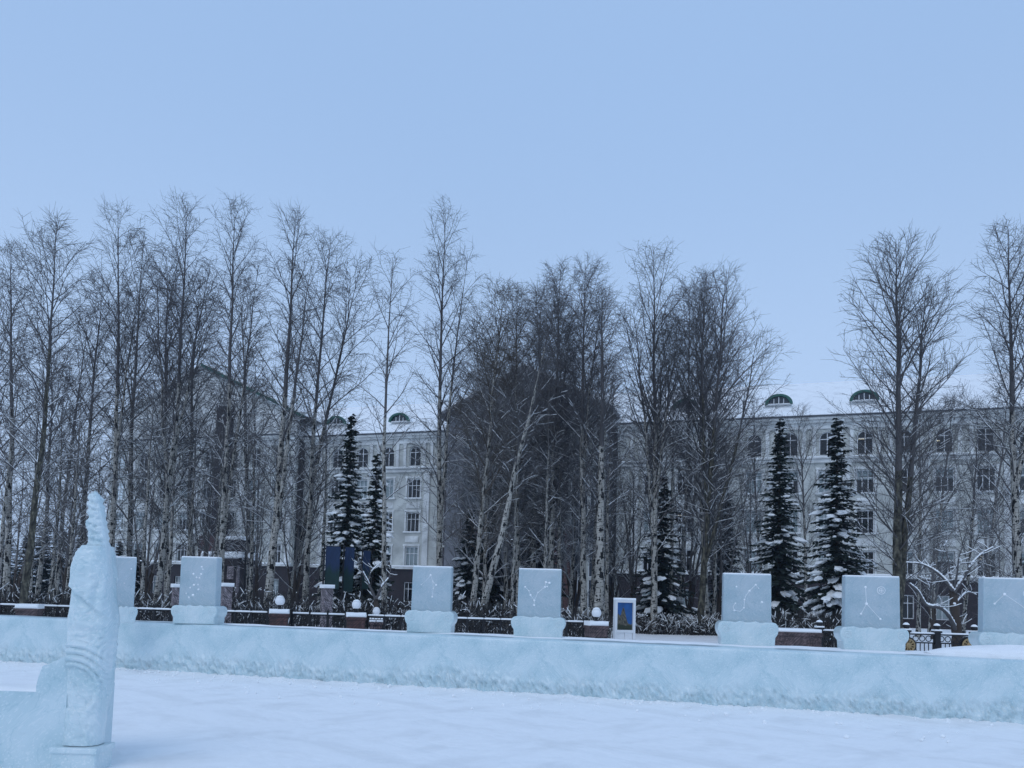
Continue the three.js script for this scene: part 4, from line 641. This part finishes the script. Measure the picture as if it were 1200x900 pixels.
// dark wood beyond the house end at the left
{ const g = spruceGeo(9, 1.9, 31, 0.3), src = new THREE.Group(); mesh('trunk', g.trunk, M.spruceBark, src); const c = mesh('crown', g.fol, M.needle, src); mesh('branch_snow', g.snow, M.snow, c).userData.kind = 'stuff';
  [[-24, 54, 610], [2, 58, 618], [26, 52, 626], [47, 60, 606], [70, 54, 622], [92, 58, 610], [112, 52, 628], [136, 50, 634], [158, 53, 640]].forEach(([px, D, ty], i) => { const t = src.clone(); t.name = numbered('spruce_tree'); const k = (EYE + (HOR(px) - ty) * D / F) / 9; t.scale.set(k * 1.5, k, k * 1.5); t.position.set(GX(px, D), 0, -D); t.rotation.y = i * 1.9; scene.add(t); tag(t, 'dark far spruce, number ' + ['one', 'two', 'three', 'four', 'five', 'six', 'seven', 'eight', 'nine'][i] + ' from the left edge in the low row behind the trunks', 'tree', 'far spruces at the left'); }); }

// clipped hedges: dense upright twigs dusted with snow
function hedge(px0, px1, topY, D, label, pale = 0.1) {
  const k = D / F, xa = GX(px0, D), xb = GX(px1, D), h = EYE + (HOR((px0 + px1) / 2) - topY) * k, r = RNG(px0 + 999), a = new MB(), s = new MB(), n = Math.round((xb - xa) * 130);
  const t = thing('hedge', label, 'hedge', [xa, 0.05, -D], 0, 'bare hedges behind the fence');
  for (let i = 0; i < n; i++) {
    const x = r.r(0, xb - xa), z = r.r(-0.7, 0.7), hh = h * r.r(0.6, 1.05) * (0.92 + 0.12 * N(x * 0.8, D)), d = V(r.r(-0.25, 0.25), 1, r.r(-0.25, 0.25)), P = V(x, -0.05, z), p1 = P.clone().addScaledVector(d, hh * 0.5), p2 = P.clone().addScaledVector(d, hh).add(V(r.r(-0.12, 0.12), 0, r.r(-0.12, 0.12)));
    a.tube([P, p1, p2], [0.011, 0.009, 0.004], 3);
    for (let q = 0; q < 3; q++) { const A = p1.clone().lerp(p2, r.r(-0.6, 0.9)), e = A.clone().add(V(r.r(-0.3, 0.3), r.r(0.02, 0.35), r.r(-0.3, 0.3))); a.tube([A, e], [0.007, 0.003], 3); if (r() < pale) s.tube([A.clone().addScaledVector(UP, 0.01), A.clone().lerp(e, 0.5).addScaledVector(UP, 0.014), e.clone().addScaledVector(UP, 0.006)], [0.008, 0.02, 0.006], 4); }
    if (r() < pale * 0.6) s.tube([p2.clone().addScaledVector(UP, -0.03), p2.clone().addScaledVector(UP, 0.015)], [0.024, 0.014], 4);
  }
  const w = mesh('twigs', a.geo(), M.hedge, t); mesh('twig_snow', s.geo(), M.snow, w).userData.kind = 'stuff';
}
hedge(-30, 204, 686, 31, 'bare hedge behind the fence left of the dotted slab'); hedge(254, 372, 688, 31, 'bare hedge behind the leftmost globe lamp'); hedge(388, 484, 694, 31, 'bare hedge below the banners'); hedge(524, 612, 698, 31, 'bare hedge between the two middle slabs'); hedge(655, 716, 712, 31, 'bare hedge left of the display board'); hedge(742, 850, 718, 36, 'low frosted hedge right of the display board', 0.25); hedge(900, 1000, 710, 29, 'bare hedge behind the granite planter');

// ---------------------------------------------------------------- foreground: carved ice figure and ice parapet
{
  const D = 7.2, k = D / F, hx = 685, cx = 105, X = GX(cx, D), t = thing('ice_figure', 'tall carved ice figure with banded headdress and ribbed folds at left', 'ice sculpture', [X, 0, -D], 0);
  const H = (py) => EYE + (hx - py) * k + 0.0, edges = [[578, 106, 112], [581, 103, 115], [586, 101, 118], [600, 101, 121], [625, 101, 125], [638, 101, 127], [643, 97, 128], [650, 90, 130], [665, 86, 132], [680, 84, 134], [700, 82, 135], [720, 80, 137], [733, 79, 138], [746, 78, 137], [760, 78, 135], [790, 77, 133], [812, 77, 131], [828, 77, 126], [868, 74, 122]];
  const edge = (py, c) => { let i = 0; while (i < edges.length - 2 && edges[i + 1][0] < py) i++; const a = edges[i], b = edges[i + 1]; return lerp(a[c], b[c], Math.min(1, Math.max(0, (py - a[0]) / (b[0] - a[0])))); };
  const lean = (px, py) => px - (py - 868) * -0.0 - ((868 - py) * 0.055);           // the lens leans verticals; undo it
  const carve = (px, py) => { let d = 0;
    if (py < 641) { d += 0.009 * Math.sin(py * 0.7 + 0.8 * Math.sin(px * 0.2)) + 0.018 * N(px * 0.12, py * 0.3, 2); }
    else if (py < 745) { const hem = 686 + (px - 88) * 0.92, over = sstep(2, -2, py - hem); d += 0.045 * over; if (py < hem) d += 0.009 * Math.sin((px - 105) * 0.55 + py * 0.04) * sstep(640, 700, py); d += 0.02 * sstep(740, 733, py) * sstep(700, 735, py); d += 0.008 * N(px * 0.06, py * 0.05, 3); }
    else if (py < 835) { const q = Math.hypot(px - 96, (py - 806) * 0.95), m = sstep(22, 28, q) * sstep(56, 48, q) * sstep(838, 800, py); d += m * 0.03 * Math.pow(Math.abs(Math.sin(q * 0.42)), 0.7); const q2 = Math.hypot(px - 138, py - 770); d += 0.02 * Math.abs(Math.sin(q2 * 0.5)) * sstep(118, 126, px) * sstep(825, 800, py); if (q < 24) d -= 0.012; }
    else { d += 0.014 * N(px * 0.1, py * 0.08, 6) - 0.02 * sstep(108, 118, px) * sstep(845, 850, py); }
    const ch = (1 - 2 * Math.abs(N(px * 0.13 + py * 0.03, py * 0.07, 12))) * 0.012 + (1 - 2 * Math.abs(N(px * 0.35, py * 0.16, 5))) * 0.007; return d * 1.3 + ch - 0.006 + 0.004 * N(px * 0.9, py * 0.7, 1); };
  function loft(pyA, pyB, n) {
    const S = 88, p = [], uv = [], idx = [];
    for (let j = 0; j <= n; j++) { const py = lerp(pyA, pyB, j / n), l = lean(edge(py, 1), py), rr = lean(edge(py, 2), py), a = (rr - l) / 2 * k * 0.9, c = ((rr + l) / 2 - cx - 1.5) * k, b = a * 0.6 + 0.03;
      for (let i = 0; i <= S; i++) { const th = i / S * Math.PI * 2, cs = Math.cos(th), sn = Math.sin(th), ex = 0.72, ux = Math.sign(cs) * Math.pow(Math.abs(cs), ex), uz = Math.sign(sn) * Math.pow(Math.abs(sn), ex), ppx = (lean(edge(py, 1), py) + rr) / 2 + ux * a / k + (868 - py) * 0.055, dd = carve(sn > -0.3 ? ppx : 210 - ppx, py) * (0.12 + 0.88 * sn * sn) + (py > 611 && py < 621 && cs < -0.8 ? 0.03 * (1 - Math.abs(py - 616) / 5) : 0) - 0.008, L = Math.hypot(ux, uz) || 1;
        p.push(c + ux * a + ux / L * dd, H(py), uz * b + uz / L * dd); uv.push(th * 0.2, H(py)); } }
    for (let j = 0; j < n; j++) for (let i = 0; i < S; i++) { const q = j * (S + 1) + i; idx.push(q, q + 1, q + S + 1, q + 1, q + S + 2, q + S + 1); }
    const tip = p.length / 3; p.push(((lean(edge(pyA, 1), pyA) + lean(edge(pyA, 2), pyA)) / 2 - cx - 1.5) * k, H(pyA) + 0.02, 0); uv.push(0, 0); for (let i = 0; i < S; i++) idx.push(tip, i + 1, i);
    const g = new THREE.BufferGeometry(); g.setAttribute('position', new THREE.Float32BufferAttribute(p, 3)); g.setAttribute('uv', new THREE.Float32BufferAttribute(uv, 2)); g.setIndex(idx); g.computeVertexNormals(); return g;
  }
  mesh('headdress', loft(578, 645, 100), M.ice, t); mesh('body', loft(640, 870, 250), M.ice, t);
  const w = 50 * k, bh = H(868); mesh('plinth', rbox(w, bh - 0.05, 0.3, 0.012, -0.06, (bh - 0.05) / 2 - 0.02, 0.02, 3), M.ice, t); mesh('plinth_ledge', rbox(w + 0.03, 0.055, 0.34, 0.012, -0.06, bh - 0.05, 0.02), M.ice, t);
}
{
  const D = 7.1, k = D / F, X1 = GX(73, D), X0 = X1 - 4, t = thing('ice_parapet', 'low thick ice parapet with snow on top at the left corner', 'ice wall', [X0, 0, -D], 0.0);
  const h = 0.7, dep = 0.85, x = (px) => (px - 73) * k + 4, y = (py) => EYE + (684 - py) * k;
  const g = new THREE.BoxGeometry(4, h, dep, 90, 20, 16); g.translate(2, h / 2 - 0.01, -dep / 2); const p = g.attributes.position; for (let i = 0; i < p.count; i++) p.setZ(i, p.getZ(i) + 0.012 * N(p.getX(i) * 2.2, p.getY(i) * 2.5, 4) * (p.getZ(i) > -0.05 ? 1 : 0)); g.computeVertexNormals(); mesh('block', uvm(g), M.iceWall, t);
  const W0 = x(37), sn = new THREE.PlaneGeometry(W0 + 0.1, dep - 0.02, 60, 24); sn.rotateX(-Math.PI / 2); sn.translate(W0 / 2 - 0.02, 0, -dep / 2); const q = sn.attributes.position; for (let i = 0; i < q.count; i++) { const e = sstep(0, 0.07, -q.getZ(i)) * sstep(0, 0.1, q.getZ(i) + dep); q.setY(i, h - 0.02 + e * (0.04 + 0.02 * N(q.getX(i) * 3, q.getZ(i) * 3)) + 0.16 * sstep(-0.25, 0, q.getX(i) - W0) * sstep(-0.1, -0.5, q.getZ(i))); } sn.computeVertexNormals(); mesh('top_snow', sn, M.snowGround, t);
  // swept shoulder rising to the figure, snow on its back
  const s = new THREE.Shape(); s.moveTo(x(38), h - 0.02); s.lineTo(x(76), h - 0.02); s.lineTo(x(76), y(768)); s.bezierCurveTo(x(66), y(770), x(58), y(779), x(43), y(783)); s.bezierCurveTo(x(40), y(792), x(38), y(800), x(37.5), y(806)); s.closePath();
  const e = new THREE.ExtrudeGeometry(s, { depth: dep - 0.1, bevelSize: 0.012, bevelThickness: 0.015, bevelSegments: 3, curveSegments: 14 }); e.translate(0, 0, -dep + 0.085); mesh('shoulder', uvm(e), M.iceWall, t);
  const cp = new THREE.CubicBezierCurve(new THREE.Vector2(x(76), y(768)), new THREE.Vector2(x(66), y(770)), new THREE.Vector2(x(58), y(779)), new THREE.Vector2(x(44), y(783))).getPoints(24), sp = [], si = [];
  for (let i = 0; i <= 24; i++) for (let j = 0; j <= 10; j++) { const z = -0.03 - (dep - 0.1) * j / 10; sp.push(cp[i].x, cp[i].y + 0.016 + 0.03 * Math.sin(Math.min(1, j / 10) * Math.PI) + 0.008 * N(cp[i].x * 6, z * 6), z); if (i < 24 && j < 10) { const b = i * 11 + j; si.push(b, b + 1, b + 11, b + 1, b + 12, b + 11); } }
  const sg = new THREE.BufferGeometry(); sg.setAttribute('position', new THREE.Float32BufferAttribute(sp, 3)); sg.setIndex(si); sg.computeVertexNormals(); mesh('shoulder_snow', uvm(sg), M.snow, t);
}

scene.fog = new THREE.FogExp2(new THREE.Color().setRGB(0.6, 0.75, 1), 0.0006);
renderer.render(scene, camera);
